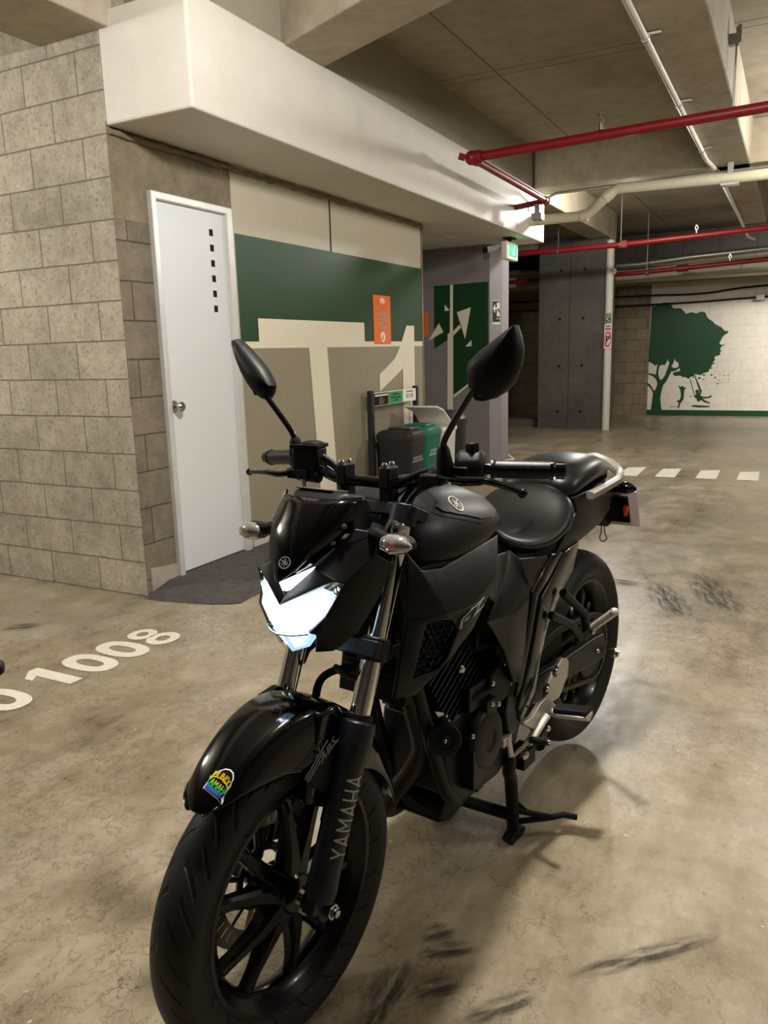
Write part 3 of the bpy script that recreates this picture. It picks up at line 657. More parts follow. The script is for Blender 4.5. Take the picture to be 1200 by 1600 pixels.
# orange signs
M_OR = flat('sign_orange', (242, 116, 36), 0.45); M_LET = flat('sign_letter_white', (252, 240, 226), 0.5)
og = thing('notice_sign', 'orange notice with white lettering on the green band', 'sign', (5.995, YW, 1.56))
w = MB(); w.rng(5.842, 6.147, YW-0.009, YW-0.0005, 1.366, 1.762); local(w, og).build('sign_plate', M_OR, og, smooth=False, bevel=0.002)
for s, z, sz in (('PROHIBIDO', 1.610, 0.045), ('DEJAR', 1.570, 0.045), ('BICICLETAS', 1.530, 0.043), ('AQUÍ', 1.490, 0.045)):
    w = MB(); lettering(w, s, (5.995, YW-0.010, z), (1, 0, 0), (0, 0, 1), sz, 0.0022, 0.86); local(w, og).build('lettering', M_LET, og, smooth=False, recalc=False)
w = MB(); lettering(w, '~', (5.995, YW-0.010, 1.655), (1, 0, 0), (0, 0, 1), 0.06); local(w, og).build('small_line', flat('sign_brown_line', (150, 70, 30), 0.5), og, smooth=False, recalc=False)
w = MB(); w.lathe([(0, 0.0), (0, 0.042)], (5.995, YW-0.0105, 1.425), (0, -1, 0), 24); local(w, og).build('round_symbol', M_LET, og, smooth=False, recalc=False)
w = MB(); w.box((5.995, YW-0.012, 1.425), (0.008, 0.002, 0.06), Euler((0, radians(35), 0))); w.lathe([(0, 0.012), (0, 0.018)], (5.985, YW-0.012, 1.415), (0, -1, 0), 12); local(w, og).build('symbol_mark', M_OR, og, smooth=False, recalc=False)
w = MB(); w.lathe([(0, 0.008), (0, 0.022)], (5.975, YW-0.0105, 1.72), (0, -1, 0), 12); w.lathe([(0, 0.008), (0, 0.022)], (6.018, YW-0.0105, 1.715), (0, -1, 0), 12); w.box((5.998, YW-0.0105, 1.728), (0.012, 0.001, 0.04))
local(w, og).build('logo_mark', M_LET, og, smooth=False, recalc=False)
ob = MB().rng(8.558, 8.57, 3.835, 3.90, 1.46, 1.74).build('notice_sign', M_OR, smooth=False, bevel=0.002)
tag(ob, 'orange notice half hidden behind the edge of the mural wall', 'sign')

# ---------------------------------------------------------------- bins
M_BINK = flat('bin_black', (40, 38, 40), 0.45, var=0.08); M_BING = flat('bin_green', (20, 112, 88), 0.42, var=0.06); M_BINW = flat('bin_white', (232, 228, 220), 0.45)
def bin_(x0, x1, mat, label, words, col, openlid=False, marks=True):
    y0, y1, zt = 2.69, 3.0, 0.60; xc = (x0+x1)/2
    t = thing('recycling_bin', label, 'bin', (xc, 2.84, 0), 0, 'recycling bins'); w = MB(); rings = []
    for z, k in ((0.0, 0.86), (0.03, 0.87), (0.56, 0.985), (0.565, 1.0), (0.60, 1.0)):
        hx, hy = (x1-x0)/2*k, (y1-y0)/2*k; r = 0.03; ring = []
        for cx, cy, a0 in ((hx-r, hy-r, 0), (-hx+r, hy-r, 90), (-hx+r, -hy+r, 180), (hx-r, -hy+r, 270)):
            ring += [(cx+r*cos(radians(a0+q*30)), cy+r*sin(radians(a0+q*30)), z) for q in range(4)]
        rings.append(ring)
    w.loft(rings); w.build('bin_body', mat, t, angle=40)
    w = MB(); hx, hy = (x1-x0)/2*1.02, (y1-y0)/2*1.05
    if openlid:
        prof = [(-hx, -0.14, 0.60), (-hx, 0.16, 0.60)]
        a = [(-hx*0.95, hy, 0.61), (-hx*0.95, hy*0.55, 0.76), (-hx*0.95, -0.02, 0.815), (-hx*0.95, -hy*0.72, 0.80)]
        a = [(-hx, 0.13, 0.60), (-hx-0.10, 0.10, 0.70), (-hx-0.24, 0.02, 0.80), (-hx-0.36, -0.05, 0.84)]
        b = [(hx*0.9, 0.13, 0.60), (hx*0.6, 0.10, 0.68), (hx*0.2, 0.02, 0.77), (-hx*0.4, -0.05, 0.83)]
        a = [(hx*0.7, -hy*0.95, 0.61), (hx*0.05, -hy*0.95, 0.71), (-hx*0.8, -hy*0.95, 0.80), (-hx*1.7, -hy*0.95, 0.84)]
        b = [(x, hy*0.95, z) for x, _, z in a]
        w.loft([a, b], False, False); w.build('bin_lid', mat, t, solid=0.018, bevel=0.004)
        w = MB(); w.box((0, 0, 0.615), (2*hx, 2*hy, 0.04)); w.build('bin_rim', mat, t, smooth=False, bevel=0.012)
    else:
        rings = []
        for k, z in ((1.0, 0.595), (1.03, 0.60), (1.03, 0.635), (0.97, 0.655), (0.80, 0.672), (0.4, 0.684)):
            rings.append([(hx*k*sx, hy*k*sy, z) for sx, sy in ((1, 0.8), (0.8, 1), (-0.8, 1), (-1, 0.8), (-1, -0.8), (-0.8, -1), (0.8, -1), (1, -0.8))])
        w.loft(rings); w.build('bin_lid', mat, t, bevel=0.006, angle=45)
        w = MB(); w.rng(-hx*0.55, hx*0.55, -hy*0.75, hy*0.5, 0.672, 0.694); w.build('lid_flap', mat, t, smooth=False, bevel=0.01, seg=3)
    if marks:
        yl = -(y1-y0)/2*0.965-0.004; n = Vector((0, -1, 0.12))
        M_L = flat('bin_letter', col, 0.5)
        for s, z, sz in words:
            w = MB(); lettering(w, s, (0, yl+0.0205*(0.45-z)/0.45*1.0, z), (1, 0, 0), (0, -0.05, 1), sz, 0.001); w.build('lettering', M_L, t, smooth=False, recalc=False)
    return t
bin_(5.63, 5.905, M_BINK, 'black recycling bin at the left of the trio', (('RESIDUOS NO', 0.45, 0.026), ('APROVECHABLES', 0.425, 0.026)), (214, 214, 210))
bin_(5.925, 6.255, M_BING, 'green recycling bin between the black and the white bins', (('RESIDUOS', 0.47, 0.034), ('ORGÁNICOS', 0.44, 0.034)), (214, 238, 224))
bin_(6.285, 6.60, M_BINW, 'white recycling bin with its lid lifted', (), (90, 90, 90), True, False)
bb = thing('waste_bin', 'large round black bin behind the white recycling bin', 'bin', (7.02, 2.98, 0))
w = MB(); w.lathe([(0, 0.0), (0, 0.17), (0.02, 0.18), (0.60, 0.21), (0.62, 0.22), (0.65, 0.22), (0.65, 0.2), (0.55, 0.19)], (0, 0, 0), (0, 0, 1), 32); w.build('bin_body', M_BINK, bb)
w = MB(); w.lathe([(0.65, 0.225), (0.66, 0.225), (0.70, 0.19), (0.735, 0.10), (0.74, 0.0)], (0, 0, 0), (0, 0, 1), 32); w.build('bin_lid', M_BINK, bb)
st = thing('sign_stand', 'black frame with three recycling notices above the bins', 'sign', (6.05, 3.04, 0))
for x in (5.64, 6.50):
    w = MB(); w.rng(x-0.022, x+0.022, 3.02, 3.065, 0, 0.995); local(w, st).build('post', M_BINK, st, smooth=False, bevel=0.003)
w = MB(); w.rng(5.662, 6.478, 3.03, 3.05, 0.865, 0.975); local(w, st).build('board', flat('board_white', (226, 226, 218), 0.5), st, smooth=False, bevel=0.002)
for x0, x1, mat in ((5.675, 5.925, M_BLACK), (5.94, 6.20, flat('notice_green', (52, 150, 88), 0.5)), (6.215, 6.47, flat('notice_white', (238, 238, 234), 0.5))):
    w = MB(); w.rng(x0, x1, 3.026, 3.031, 0.872, 0.968); local(w, st).build('notice', mat, st, smooth=False)
w = MB(); w.rng(5.685, 5.915, 3.0245, 3.0265, 0.945, 0.958); local(w, st).build('notice_bar', M_LET, st, smooth=False)
for s, z in (('PAPEL', 0.930), ('SERVILLETAS', 0.915), ('EMPAQUES', 0.900), ('RESIDUOS', 0.885)):
    w = MB(); lettering(w, s, (5.80, 3.0245, z), (1, 0, 0), (0, 0, 1), 0.018, 0.0006); local(w, st).build('lettering', M_LET, st, smooth=False, recalc=False)
for s, z in (('ORGÁNICOS', 0.945), ('RESTOS DE COMIDA', 0.918), ('CORTES', 0.895)):
    w = MB(); lettering(w, s, (6.07, 3.0245, z), (1, 0, 0), (0, 0, 1), 0.02, 0.0006); local(w, st).build('lettering', flat('notice_dark_green', (18, 66, 36), 0.5), st, smooth=False, recalc=False)
for s, z in (('APROVECHABLES', 0.953), ('PLÁSTICO   VIDRIO', 0.925), ('METAL   CARTÓN', 0.905)):
    w = MB(); lettering(w, s, (6.34, 3.0245, z), (1, 0, 0), (0, 0, 1), 0.018, 0.0004); local(w, st).build('lettering', M_BINK, st, smooth=False, recalc=False)

# ---------------------------------------------------------------- floor markings
def ring2(n, rx, ry, p=2.4): return [(rx*abs(cos(t))**(2/p)*(1 if cos(t) >= 0 else -1), ry*abs(sin(t))**(2/p)*(1 if sin(t) >= 0 else -1)) for t in (2*pi*k/n for k in range(n))]
def floor_ring(mb, c, rx, ry, ix, iy, n=36, p=2.4):
    a = ring2(n, rx, ry, p); b = ring2(n, ix, iy, p); z = 0.0022
    mb.add([(c[0]+x, c[1]+y, z) for x, y in a]+[(c[0]+x, c[1]+y, z) for x, y in b], [(i, (i+1) % n, n+(i+1) % n, n+i) for i in range(n)])
pk = thing('parking_number', 'white painted parking bay number on the floor', 'marking', (2.3, 2.65, 0))
def digit(mb): return local(mb, pk).build('painted_digit', M_ROADW, pk, smooth=False, recalc=False)
w = MB(); floor_ring(w, (1.845, 2.685), 0.082, 0.135, 0.032, 0.072); digit(w)
w = MB(); z = 0.0022
w.ngon([(2.062, 2.552, z), (2.128, 2.548, z), (2.128, 2.825, z), (2.085, 2.828, z), (2.02, 2.77, z), (2.02, 2.725, z), (2.064, 2.752, z)]); digit(w)
w = MB(); floor_ring(w, (2.262, 2.655), 0.080, 0.140, 0.030, 0.075); digit(w)
w = MB(); floor_ring(w, (2.442, 2.645), 0.080, 0.138, 0.030, 0.075); digit(w)
w = MB(); floor_ring(w, (2.625, 2.570), 0.083, 0.073, 0.036, 0.030, 30, 2.1); floor_ring(w, (2.625, 2.700), 0.072, 0.066, 0.030, 0.026, 30, 2.1); digit(w)
for k, (y, lab) in enumerate(((1.44, 'painted white floor dash partly behind the motorcycle tail'), (1.08, 'painted white floor dash, second from the motorcycle tail'), (0.70, 'painted white floor dash, second from the right edge'), (0.33, 'painted white floor dash nearest the right edge'))):
    w = MB(); w.ngon([(8.12+0.02*k, y+0.10, 0.002), (8.12+0.02*k, y-0.09, 0.002), (8.77, y-0.08, 0.002), (8.70, y+0.10, 0.002)])
    tag(w.build('painted_dash', M_ROADW, smooth=False, recalc=False), lab, 'marking', 'painted floor dashes')
w = MB(); w.tube(spline([(8.75, 2.96, 0.012), (8.90, 2.90, 0.012), (8.97, 2.93, 0.012), (9.0, 3.0, 0.05)], 6), 0.012, 6); tag(w.build('loose_cable', M_WPIPE), 'short pale cable end at the foot of the pier', 'cable')

# dark tyre scuffs and oil stains on the floor
def stain_mat():
    m, nt, bs = new_mat('floor_stain'); nt.n.remove(bs)
    tc = nt.add('ShaderNodeTexCoord').outputs['Object']; mp = nt.add('ShaderNodeMapping'); mp.inputs['Scale'].default_value = (7.0, 40.0, 1.0); nt.link(tc, mp.inputs[0])
    a = nt.mapr(nt.noise(mp.outputs[0], 1.0, 6, 0.7), 0.42, 0.62, 0.0, 0.85)
    uv = nt.add('ShaderNodeTexCoord').outputs['Generated']; v = nt.add('ShaderNodeVectorMath', _operation='DISTANCE'); nt.link(uv, v.inputs[0]); v.inputs[1].default_value = (0.5, 0.5, 0.0)
    sx = nt.add('ShaderNodeSeparateXYZ'); nt.link(uv, sx.inputs[0])
    ex = nt.math('ADD', nt.math('POWER', nt.math('SUBTRACT', sx.outputs[0], 0.5), 2.0), nt.math('POWER', nt.math('SUBTRACT', sx.outputs[1], 0.5), 2.0))
    a = nt.math('MULTIPLY', a, nt.mapr(ex, 0.05, 0.24, 1.0, 0.0))
    d = nt.add('ShaderNodeBsdfPrincipled', Roughness=0.6); d.inputs['Base Color'].default_value = (*lin((52, 46, 40)), 1); t = nt.add('ShaderNodeBsdfTransparent'); x = nt.add('ShaderNodeMixShader')
    nt.link(a, x.inputs[0]); nt.link(t.outputs[0], x.inputs[1]); nt.link(d.outputs[0], x.inputs[2]); nt.link(x.outputs[0], nt.n['Material Output'].inputs[0]); return m
M_STAIN = stain_mat()
for (p, q, wd) in (((1.3869, 0.6652, 0), (1.4594, 0.6062, 0), .07), ((1.3422, 0.6523, 0), (1.4275, 0.535, 0), .06), ((1.2352, 0.6169, 0), (1.3193, 0.5346, 0), .09), ((1.2181, 0.4971, 0), (1.3611, 0.3776, 0), .06), ((1.414, 0.3449, 0), (1.6942, 0.0565, 0), .06), ((4.4669, 0.6504, 0), (3.8257, 0.3732, 0), .20), ((4.6937, 0.4372, 0), (3.961, 0.1711, 0), .24), ((4.3533, 0.93, 0), (4.335, 0.6466, 0), .16), ((1.0783, 0.6502, 0), (1.3395, 0.6666, 0), .10), ((2.0554, 0.8964, 0), (2.0114, 0.7324, 0), .10), ((2.3857, 3.4115, 0), (2.5426, 3.2798, 0), .12)):
    p, q = Vector(p), Vector(q); dv = q-p; w = MB(); n = 10; L = dv.length/2
    w.add([(-L, -wd/2, 0), (L, -wd/2, 0), (L, wd/2, 0), (-L, wd/2, 0)], [(0, 1, 2, 3)])
    o = w.build('floor_stain', M_STAIN, smooth=False, recalc=False); o.location = ((p.x+q.x)/2, (p.y+q.y)/2, 0.0012); o.rotation_euler = (0, 0, atan2(dv.y, dv.x)); struct(o, 'dark scuff on the concrete floor', 'stain')

# ================================================================ motorcycle
K_MATTE = flat('satin_black_paint', (9, 9, 12), 0.40, 0.0, spec=0.30)
K_GLOSS = flat('gloss_black_paint', (3, 3, 6), 0.12, 0.0, coat=0.6, spec=0.22)
K_PLAST = flat('black_plastic', (9, 9, 12), 0.5, bump=0.04, scale=40, spec=0.25)
K_PLASTD = flat('dark_plastic', (7, 7, 8), 0.6, spec=0.2)
K_SEAT = flat('seat_vinyl', (9, 9, 10), 0.36, bump=0.10, scale=60, spec=0.4)
K_RUB = flat('black_rubber', (16, 16, 17), 0.6, bump=0.05, scale=30, spec=0.25)
K_FORK = flat('fork_grey_paint', (34, 36, 43), 0.36, 0.4)
K_CHROME = flat('chrome', (232, 232, 232), 0.06, 1.0)
K_BOLT = flat('bolt_steel', (190, 186, 178), 0.22, 1.0)
K_ALU = flat('silver_aluminium', (196, 192, 184), 0.42, 0.55, var=0.05, scale=30)
K_ENG = flat('engine_black', (24, 24, 27), 0.46, 0.2, bump=0.05, scale=40, spec=0.35)
K_ENGD = flat('engine_dark', (10, 10, 11), 0.55, 0.2, spec=0.3)
K_EXH = flat('exhaust_dark', (44, 38, 34), 0.55, 0.4, var=0.25, scale=18)
K_RAIL = flat('grab_rail_grey', (150, 144, 136), 0.38, 0.35)
K_DISC = flat('disc_steel', (128, 116, 98), 0.34, 0.9, var=0.12, scale=20)
K_RIM = flat('wheel_black', (4, 4, 5), 0.24, 0.0, coat=0.2, spec=0.22)
K_CLEAR = flat('clear_lens', (244, 246, 250), 0.04, trans=1.0, ior=1.25)
K_AMBER = flat('amber_bulb', (226, 84, 30), 0.3)
K_REFL = flat('lamp_reflector', (210, 220, 230), 0.12, 0.9)
K_LAMP = flat('lit_headlamp', (255, 255, 255), 0.3, emit=(0.86, 0.93, 1.0), estr=26.0)
K_LAMP2 = flat('lit_reflector', (200, 225, 240), 0.2, 0.6, emit=(0.46, 0.79, 1.0), estr=1.0)
K_LETG = flat('grey_lettering', (150, 150, 148), 0.5)
K_PLATE = flat('plate_back', (212, 190, 190), 0.5, 0.0)
K_RED = flat('tail_lens_red', (150, 20, 22), 0.2)

def tyre_mat():
    m, nt, bs = new_mat('tyre_rubber')
    tc = nt.add('ShaderNodeTexCoord').outputs['Object']; s = nt.add('ShaderNodeSeparateXYZ'); nt.link(tc, s.inputs[0])
    ang = nt.math('ARCTAN2', s.outputs[2], s.outputs[0]); ay = nt.math('ABSOLUTE', s.outputs[1])
    side = nt.math('MULTIPLY', nt.math('SIGN', s.outputs[1]), 0.25)
    curve = nt.math('POWER', nt.math('DIVIDE', ay, 0.05), 1.7)
    def groove(n, k, ph, y0, y1, wd):
        t = nt.math('FRACT', nt.math('ADD', nt.math('ADD', nt.math('MULTIPLY', ang, n/(2*pi)), nt.math('MULTIPLY', curve, k)), nt.math('ADD', side, ph)))
        d = nt.math('ABSOLUTE', nt.math('SUBTRACT', t, 0.5))
        g = nt.mapr(d, wd, wd*1.8, 1.0, 0.0)
        return nt.math('MULTIPLY', g, nt.math('MULTIPLY', nt.mapr(ay, y0, y0+0.003, 0, 1), nt.mapr(ay, y1-0.003, y1, 1, 0)))
    g = nt.math('MAXIMUM', groove(20, 0.75, 0.0, 0.006, 0.041, 0.050), groove(20, 0.75, 0.45, 0.020, 0.049, 0.045))
    c = nt.mix(g, lin((27, 27, 28)), lin((5, 5, 5)))
    nt.link(c, bs.inputs['Base Color']); bs.inputs['Roughness'].default_value = 0.56; bs.inputs['Specular IOR Level'].default_value = 0.3
    h = nt.math('SUBTRACT', nt.math('MULTIPLY', nt.noise(tc, 160, 2), 0.12), g)
    nt.link(nt.bump(h, 0.8, 0.004), bs.inputs['Normal'])
    return m
K_TYRE = tyre_mat()

HD = radians(171.2)
lfv = Vector((-sin(HD), cos(HD), 0))
BK = thing('motorcycle', 'black naked motorcycle on its centre stand with headlamp lit', 'motorcycle', Vector((1.067, 0.693, 0))-0.115*lfv, HD)
def off(o, loc, parent):
    """make o's origin loc (parent space) and hang it on parent"""
    o.data.transform(Matrix.Translation(-Vector(loc))); o.location = loc; o.parent = parent; return o
def panel(name, pts, mat, root, t=0.012, bevel=0.004, both=True, **k):
    out = []
    for s in ((1, -1) if both else (1,)):
        w = MB(); w.prism([(p[0], s*p[1], p[2]) for p in pts], (0, -s*t, 0)); out.append(w.build(name, mat, root, bevel=bevel, angle=30, **k))
    return out
def surf(name, faces, mat, root, t=0.012, bevel=0.004, both=True, subsurf=0, fn=None):
    out = []
    for s in ((1, -1) if both else (1,)):
        w = MB()
        for f in faces: w.ngon([(p[0], s*p[1]*(fn(s, p[2]) if fn else 1.0), p[2]) for p in f])
        o = w.build(name, mat, root, merge=0.0006, angle=24)
        # make the normals point outwards (away from the centre plane)
        bm = bmesh.new(); bm.from_mesh(o.data)
        if sum(f.normal.y*f.calc_area() for f in bm.faces)*s < 0: bmesh.ops.reverse_faces(bm, faces=bm.faces)
        bm.to_mesh(o.data); bm.free()
        md = o.modifiers.new('solid', 'SOLIDIFY'); md.thickness = t; md.offset = -1
        if bevel:
            md = o.modifiers.new('bevel', 'BEVEL'); md.width = bevel; md.segments = 2; md.limit_method = 'ANGLE'; md.angle_limit = radians(18)
        if subsurf:
            md = o.modifiers.new('sub', 'SUBSURF'); md.levels = subsurf; md.render_levels = subsurf
        out.append(o)
    return out
def bolt(root, p, n, r=0.008, mat=None, name='bolt'):
    w = MB(); w.lathe([(0, r), (0.004, r), (0.007, r*0.7), (0.008, 0.0)], (0, 0, 0), n, 10)
    o = w.build(name, mat or K_BOLT, root); o.location = p; return o
def wrap(o, target, offd=0.002):
    md = o.modifiers.new('wrap', 'SHRINKWRAP'); md.target = target; md.wrap_method = 'NEAREST_SURFACEPOINT'; md.wrap_mode = 'ABOVE_SURFACE'; md.offset = offd
    return o

# ---------------------------------------------------------------- wheels
def tyre_profile(R, W, rim):
    pr = []
    for i in range(25):
        t = -1+2*i/24
        y = W/2*sin(t*pi/2); z = R-(W*0.36)*(1-cos(t*pi/2))**1.0*1.05
        pr.append((y, z))
    return [(-W*0.33, rim-0.004), (-W*0.40, rim+0.010), (-W*0.485, rim+0.03)]+[p for p in pr if True]+[(W*0.485, rim+0.03), (W*0.40, rim+0.010), (W*0.33, rim-0.004)]
def wheel(axle, R, W, rim, rimw, phase, name_label, disc_y, disc_r):
    rx, ry, rz = axle
    w = MB(); h = rimw/2
    w.lathe([(-h, rim+0.006), (-h, rim-0.003), (-h+0.006, rim-0.010), (-h*0.66, rim-0.018), (-h*0.4, rim-0.030), (0, rim-0.034), (h*0.4, rim-0.030), (h*0.66, rim-0.018), (h-0.006, rim-0.010), (h, rim-0.003), (h, rim+0.006), (h*0.6, rim-0.002), (0, rim-0.018), (-h*0.6, rim-0.002), (-h, rim+0.006)], (0, 0, 0), (0, 1, 0), 96)
    w.lathe([(-0.04, 0.0), (-0.04, 0.036), (-0.03, 0.043), (0.028, 0.043), (0.036, 0.034), (0.036, 0.0)], (0, 0, 0), (0, 1, 0), 32)
    for k in range(5):
        c = phase+72*k
        # arm plate from hub, then a pair of spokes
        def P(r, a, y): return (r*cos(radians(a)), y, r*sin(radians(a)))
        for sgn in (-1, 1):
            rings = []
            for r, a, hw, y, hy in ((0.036, c+sgn*13, 0.026, 0.008, 0.024), (0.075, c+sgn*12.5, 0.019, 0.008, 0.020), (0.10, c+sgn*13, 0.0150, 0.008, 0.017), (0.15, c+sgn*14.5, 0.0122, 0.004, 0.013), (rim-0.030, c+sgn*16.0, 0.0135, 0.0, 0.013), (rim-0.016, c+sgn*16.3, 0.019, 0.0, 0.015)):
                cx, _, cz = P(r, a, 0); ta = radians(a+90); tx, tz = cos(ta), sin(ta)
                rings.append([(cx+tx*hw*q, y+hy*g, cz+tz*hw*q) for q, g in ((-1, -0.6), (-0.6, -1), (0.6, -1), (1, -0.6), (1, 0.6), (0.55, 1), (-0.55, 1), (-1, 0.6))])
            w.loft(rings)
        pts = [P(0.034, c-34, 0.026), P(0.062, c-19, 0.022), P(0.098, c-17, 0.018), P(0.104, c-10, 0.017), P(0.090, c, 0.018), P(0.104, c+10, 0.017), P(0.098, c+17, 0.018), P(0.062, c+19, 0.022), P(0.034, c+34, 0.026)]
        w.prism(pts, (0, -0.03, 0))
    o = w.build(name_label, K_RIM, BK, angle=40); o.location = axle
    w = MB(); w.lathe(tyre_profile(R, W, rim+0.003), (0, 0, 0), (0, 1, 0), 128)
    w.build('tyre', K_TYRE, o, angle=60)
    # brake disc with holes cut as slots
    w = MB(); n = 96; t = 0.0022
    for (ra, rb, seg, duty) in ((disc_r-0.012, disc_r, 96, 1.0), (disc_r-0.033, disc_r-0.012, 96, 0.84), (disc_r-0.040, disc_r-0.033, 96, 1.0)):
        for k in range(seg if duty >= 1 else 40):
            m = seg if duty >= 1 else 40
            a0 = 2*pi*k/m; a1 = a0+2*pi/m*duty
            if duty < 1:
                sub = [a0+(a1-a0)*q/2 for q in range(3)]
            else: sub = [a0, a1]
            for q in range(len(sub)-1):
                b0, b1 = sub[q], sub[q+1]
                wob = 0.0022*sin(10*b0) if rb == disc_r else 0; wob1 = 0.0022*sin(10*b1) if rb == disc_r else 0
                A = [(ra*cos(b0), 0, ra*sin(b0)), ((rb+wob)*cos(b0), 0, (rb+wob)*sin(b0)), ((rb+wob1)*cos(b1), 0, (rb+wob1)*sin(b1)), (ra*cos(b1), 0, ra*sin(b1))]
                w.prism(A, (0, t*2, 0))
    for k in range(6):
        a = 2*pi*k/6+0.2
        for dr in (-0.10, 0.10):
            p0 = (0.062*cos(a+dr*2.2), 0.0, 0.062*sin(a+dr*2.2)); p1 = ((disc_r-0.036)*cos(a+dr*2.6), 0.0, (disc_r-0.036)*sin(a+dr*2.6))
            w.tube([p0, p1], 0.0055, 6)
    w.lathe([(-t, 0.05), (-t, 0.066), (t, 0.066), (t, 0.05), (-t, 0.05)], (0, 0, 0), (0, 1, 0), 40)
    d = w.build('brake_disc', K_DISC, o, smooth=False); d.location = (0, disc_y, 0)
    return o
FW = wheel((0, 0, 0.296), 0.296, 0.104, 0.214, 0.078, 37.0, 'front_wheel', -0.062, 0.141)
RW = wheel((-1.36, 0, 0.345), 0.314, 0.142, 0.218, 0.108, 60.0, 'rear_wheel', -0.075, 0.110)
w = MB(); w.lathe([(0.05, 0.02), (0.055, 0.028), (0.066, 0.028), (0.068, 0.018), (0.075, 0.018)], (0, 0, 0), (0, 1, 0), 24); w.build('axle_spacer', K_BOLT, FW)
w = MB(); w.lathe([(0.098, 0.0155), (0.125, 0.0155), (0.125, 0.011), (0.118, 0.008), (0.135, 0.008), (0.136, 0.0)], (0, 0, 0), (0, 1, 0), 6); w.build('axle_nut', K_BOLT, FW, smooth=False, bevel=0.001)
w = MB()
for k in range(45):
    a = 2*pi*k/45; w.box((0.100*cos(a), 0.078, 0.100*sin(a)), (0.010, 0.006, 0.007), Matrix.Rotation(-a, 3, 'Y'))
w.lathe([(0.075, 0.04), (0.075, 0.098), (0.081, 0.098), (0.081, 0.04)], (0, 0, 0), (0, 1, 0), 45); w.build('chain_sprocket', K_ENG, RW, smooth=False)
w = MB(); w.lathe([(0.140, 0.017), (0.158, 0.017), (0.158, 0.01), (0.166, 0.01), (0.167, 0)], (0, 0, 0), (0, 1, 0), 6); w.build('axle_nut', K_BOLT, RW, smooth=False, bevel=0.001)

# ---------------------------------------------------------------- fork
def strips(vs, fs, n=14):
    bm = bmesh.new(); bv = [bm.verts.new(v) for v in vs]
    for f in fs: bm.faces.new([bv[i] for i in f])
    y0, y1 = min(v.y for v in vs), max(v.y for v in vs)
    for k in range(1, n): bmesh.ops.bisect_plane(bm, geom=bm.verts[:]+bm.edges[:]+bm.faces[:], plane_co=(0, y0+(y1-y0)*k/n, 0), plane_no=(0, 1, 0))
    bm.verts.index_update(); out = ([v.co.copy() for v in bm.verts], [tuple(v.index for v in f.verts) for f in bm.faces]); bm.free(); return out
AX = Vector((-0.447, 0, 1)).normalized()
def fk(z, y): return Vector((-0.123-0.447*(z-0.619), y, z))
for s, y in ((1, 0.100), (-1, -0.090)):
    w = MB()
    w.tube([fk(0.318, y), fk(0.335, y), fk(0.36, y), fk(0.53, y), fk(0.56, y), fk(0.575, y), fk(0.612, y), fk(0.618, y), fk(0.622, y)], [0.026, 0.030, 0.0285, 0.0285, 0.0335, 0.0355, 0.0355, 0.034, 0.022], 28)
    w.tube([(0.006, y-0.022*s, 0.298), (0.004, y+0.012*s, 0.298)], 0.023, 20)
    w.box((0.014, y-0.002*s, 0.322), (0.044, 0.028, 0.05), Euler((0, radians(-24), 0)))
    w.box((-0.052, y-0.010*s, 0.487), (0.026, 0.022, 0.085), Euler((0, radians(-24), 0)))
    fl = w.build('fork_leg', K_FORK, BK, angle=40, bevel=0.002)
    w = MB(); w.tube([fk(0.60, y), fk(1.0, y)], 0.0205, 28); w.build('fork_tube', K_CHROME, fl)
    w = MB(); w.tube([fk(0.618, y), fk(0.630, y)], 0.0262, 24); w.build('dust_seal', K_RUB, fl)
    if s > 0:
        w = MB(); vs, fs = strips(*text_mesh('YAMAHA', 0.058, 0, 'CENTER', 1.12)); vv = []
        for p in vs:
            c = fk(0.462, y)+AX*(p.x*0.60)
            a = radians(36)+p.y/0.0288  # angle from +y (left) towards +x (front) ; letter tops face forwards
            e1 = Vector((1, 0, 0.447)).normalized(); e2 = Vector((0, 1, 0))
            a2 = p.y*1.0/0.0288+radians(6)
            vv.append(c+(e2*cos(a2)+e1*sin(a2))*0.0294)
        w.add(vv, fs); w.build('lettering', K_LETG, fl, smooth=False, recalc=False)
        bolt(fl, (-0.064, y+0.003, 0.496), (0.25, 1, 0.2), 0.0095)
w = MB(); w.box((-0.178, 0, 0.742), (0.06, 0.25, 0.034), Euler((0, radians(-24), 0)))
for y in (0.1, -0.09): w.tube([fk(0.722, y), fk(0.764, y)], 0.029, 20)
w.box((-0.305, 0, 0.985), (0.07, 0.25, 0.026), Euler((0, radians(-24), 0)))
for y in (0.1, -0.09): w.tube([fk(0.965, y), fk(1.003, y)], 0.028, 20)
w.tube([(-0.20, 0, 0.72), (-0.315, 0, 0.99)], 0.03, 16)
w.build('triple_clamp', K_ENG, BK, angle=40, bevel=0.003)
# caliper on the right leg
w = MB(); w.box((-0.115, -0.075, 0.385), (0.055, 0.06, 0.095), Euler((0, radians(35), 0))); w.box((-0.095, -0.085, 0.41), (0.03, 0.05, 0.06), Euler((0, radians(10), 0)))
w.box((-0.075, -0.10, 0.37), (0.06, 0.02, 0.10), Euler((0, radians(-20), 0)))
cal = w.build('brake_caliper', K_ENG, BK, bevel=0.008, angle=40)
for p in ((-0.125, -0.045, 0.37), (-0.105, -0.045, 0.42)): bolt(cal, p, (0, 1, 0), 0.008)

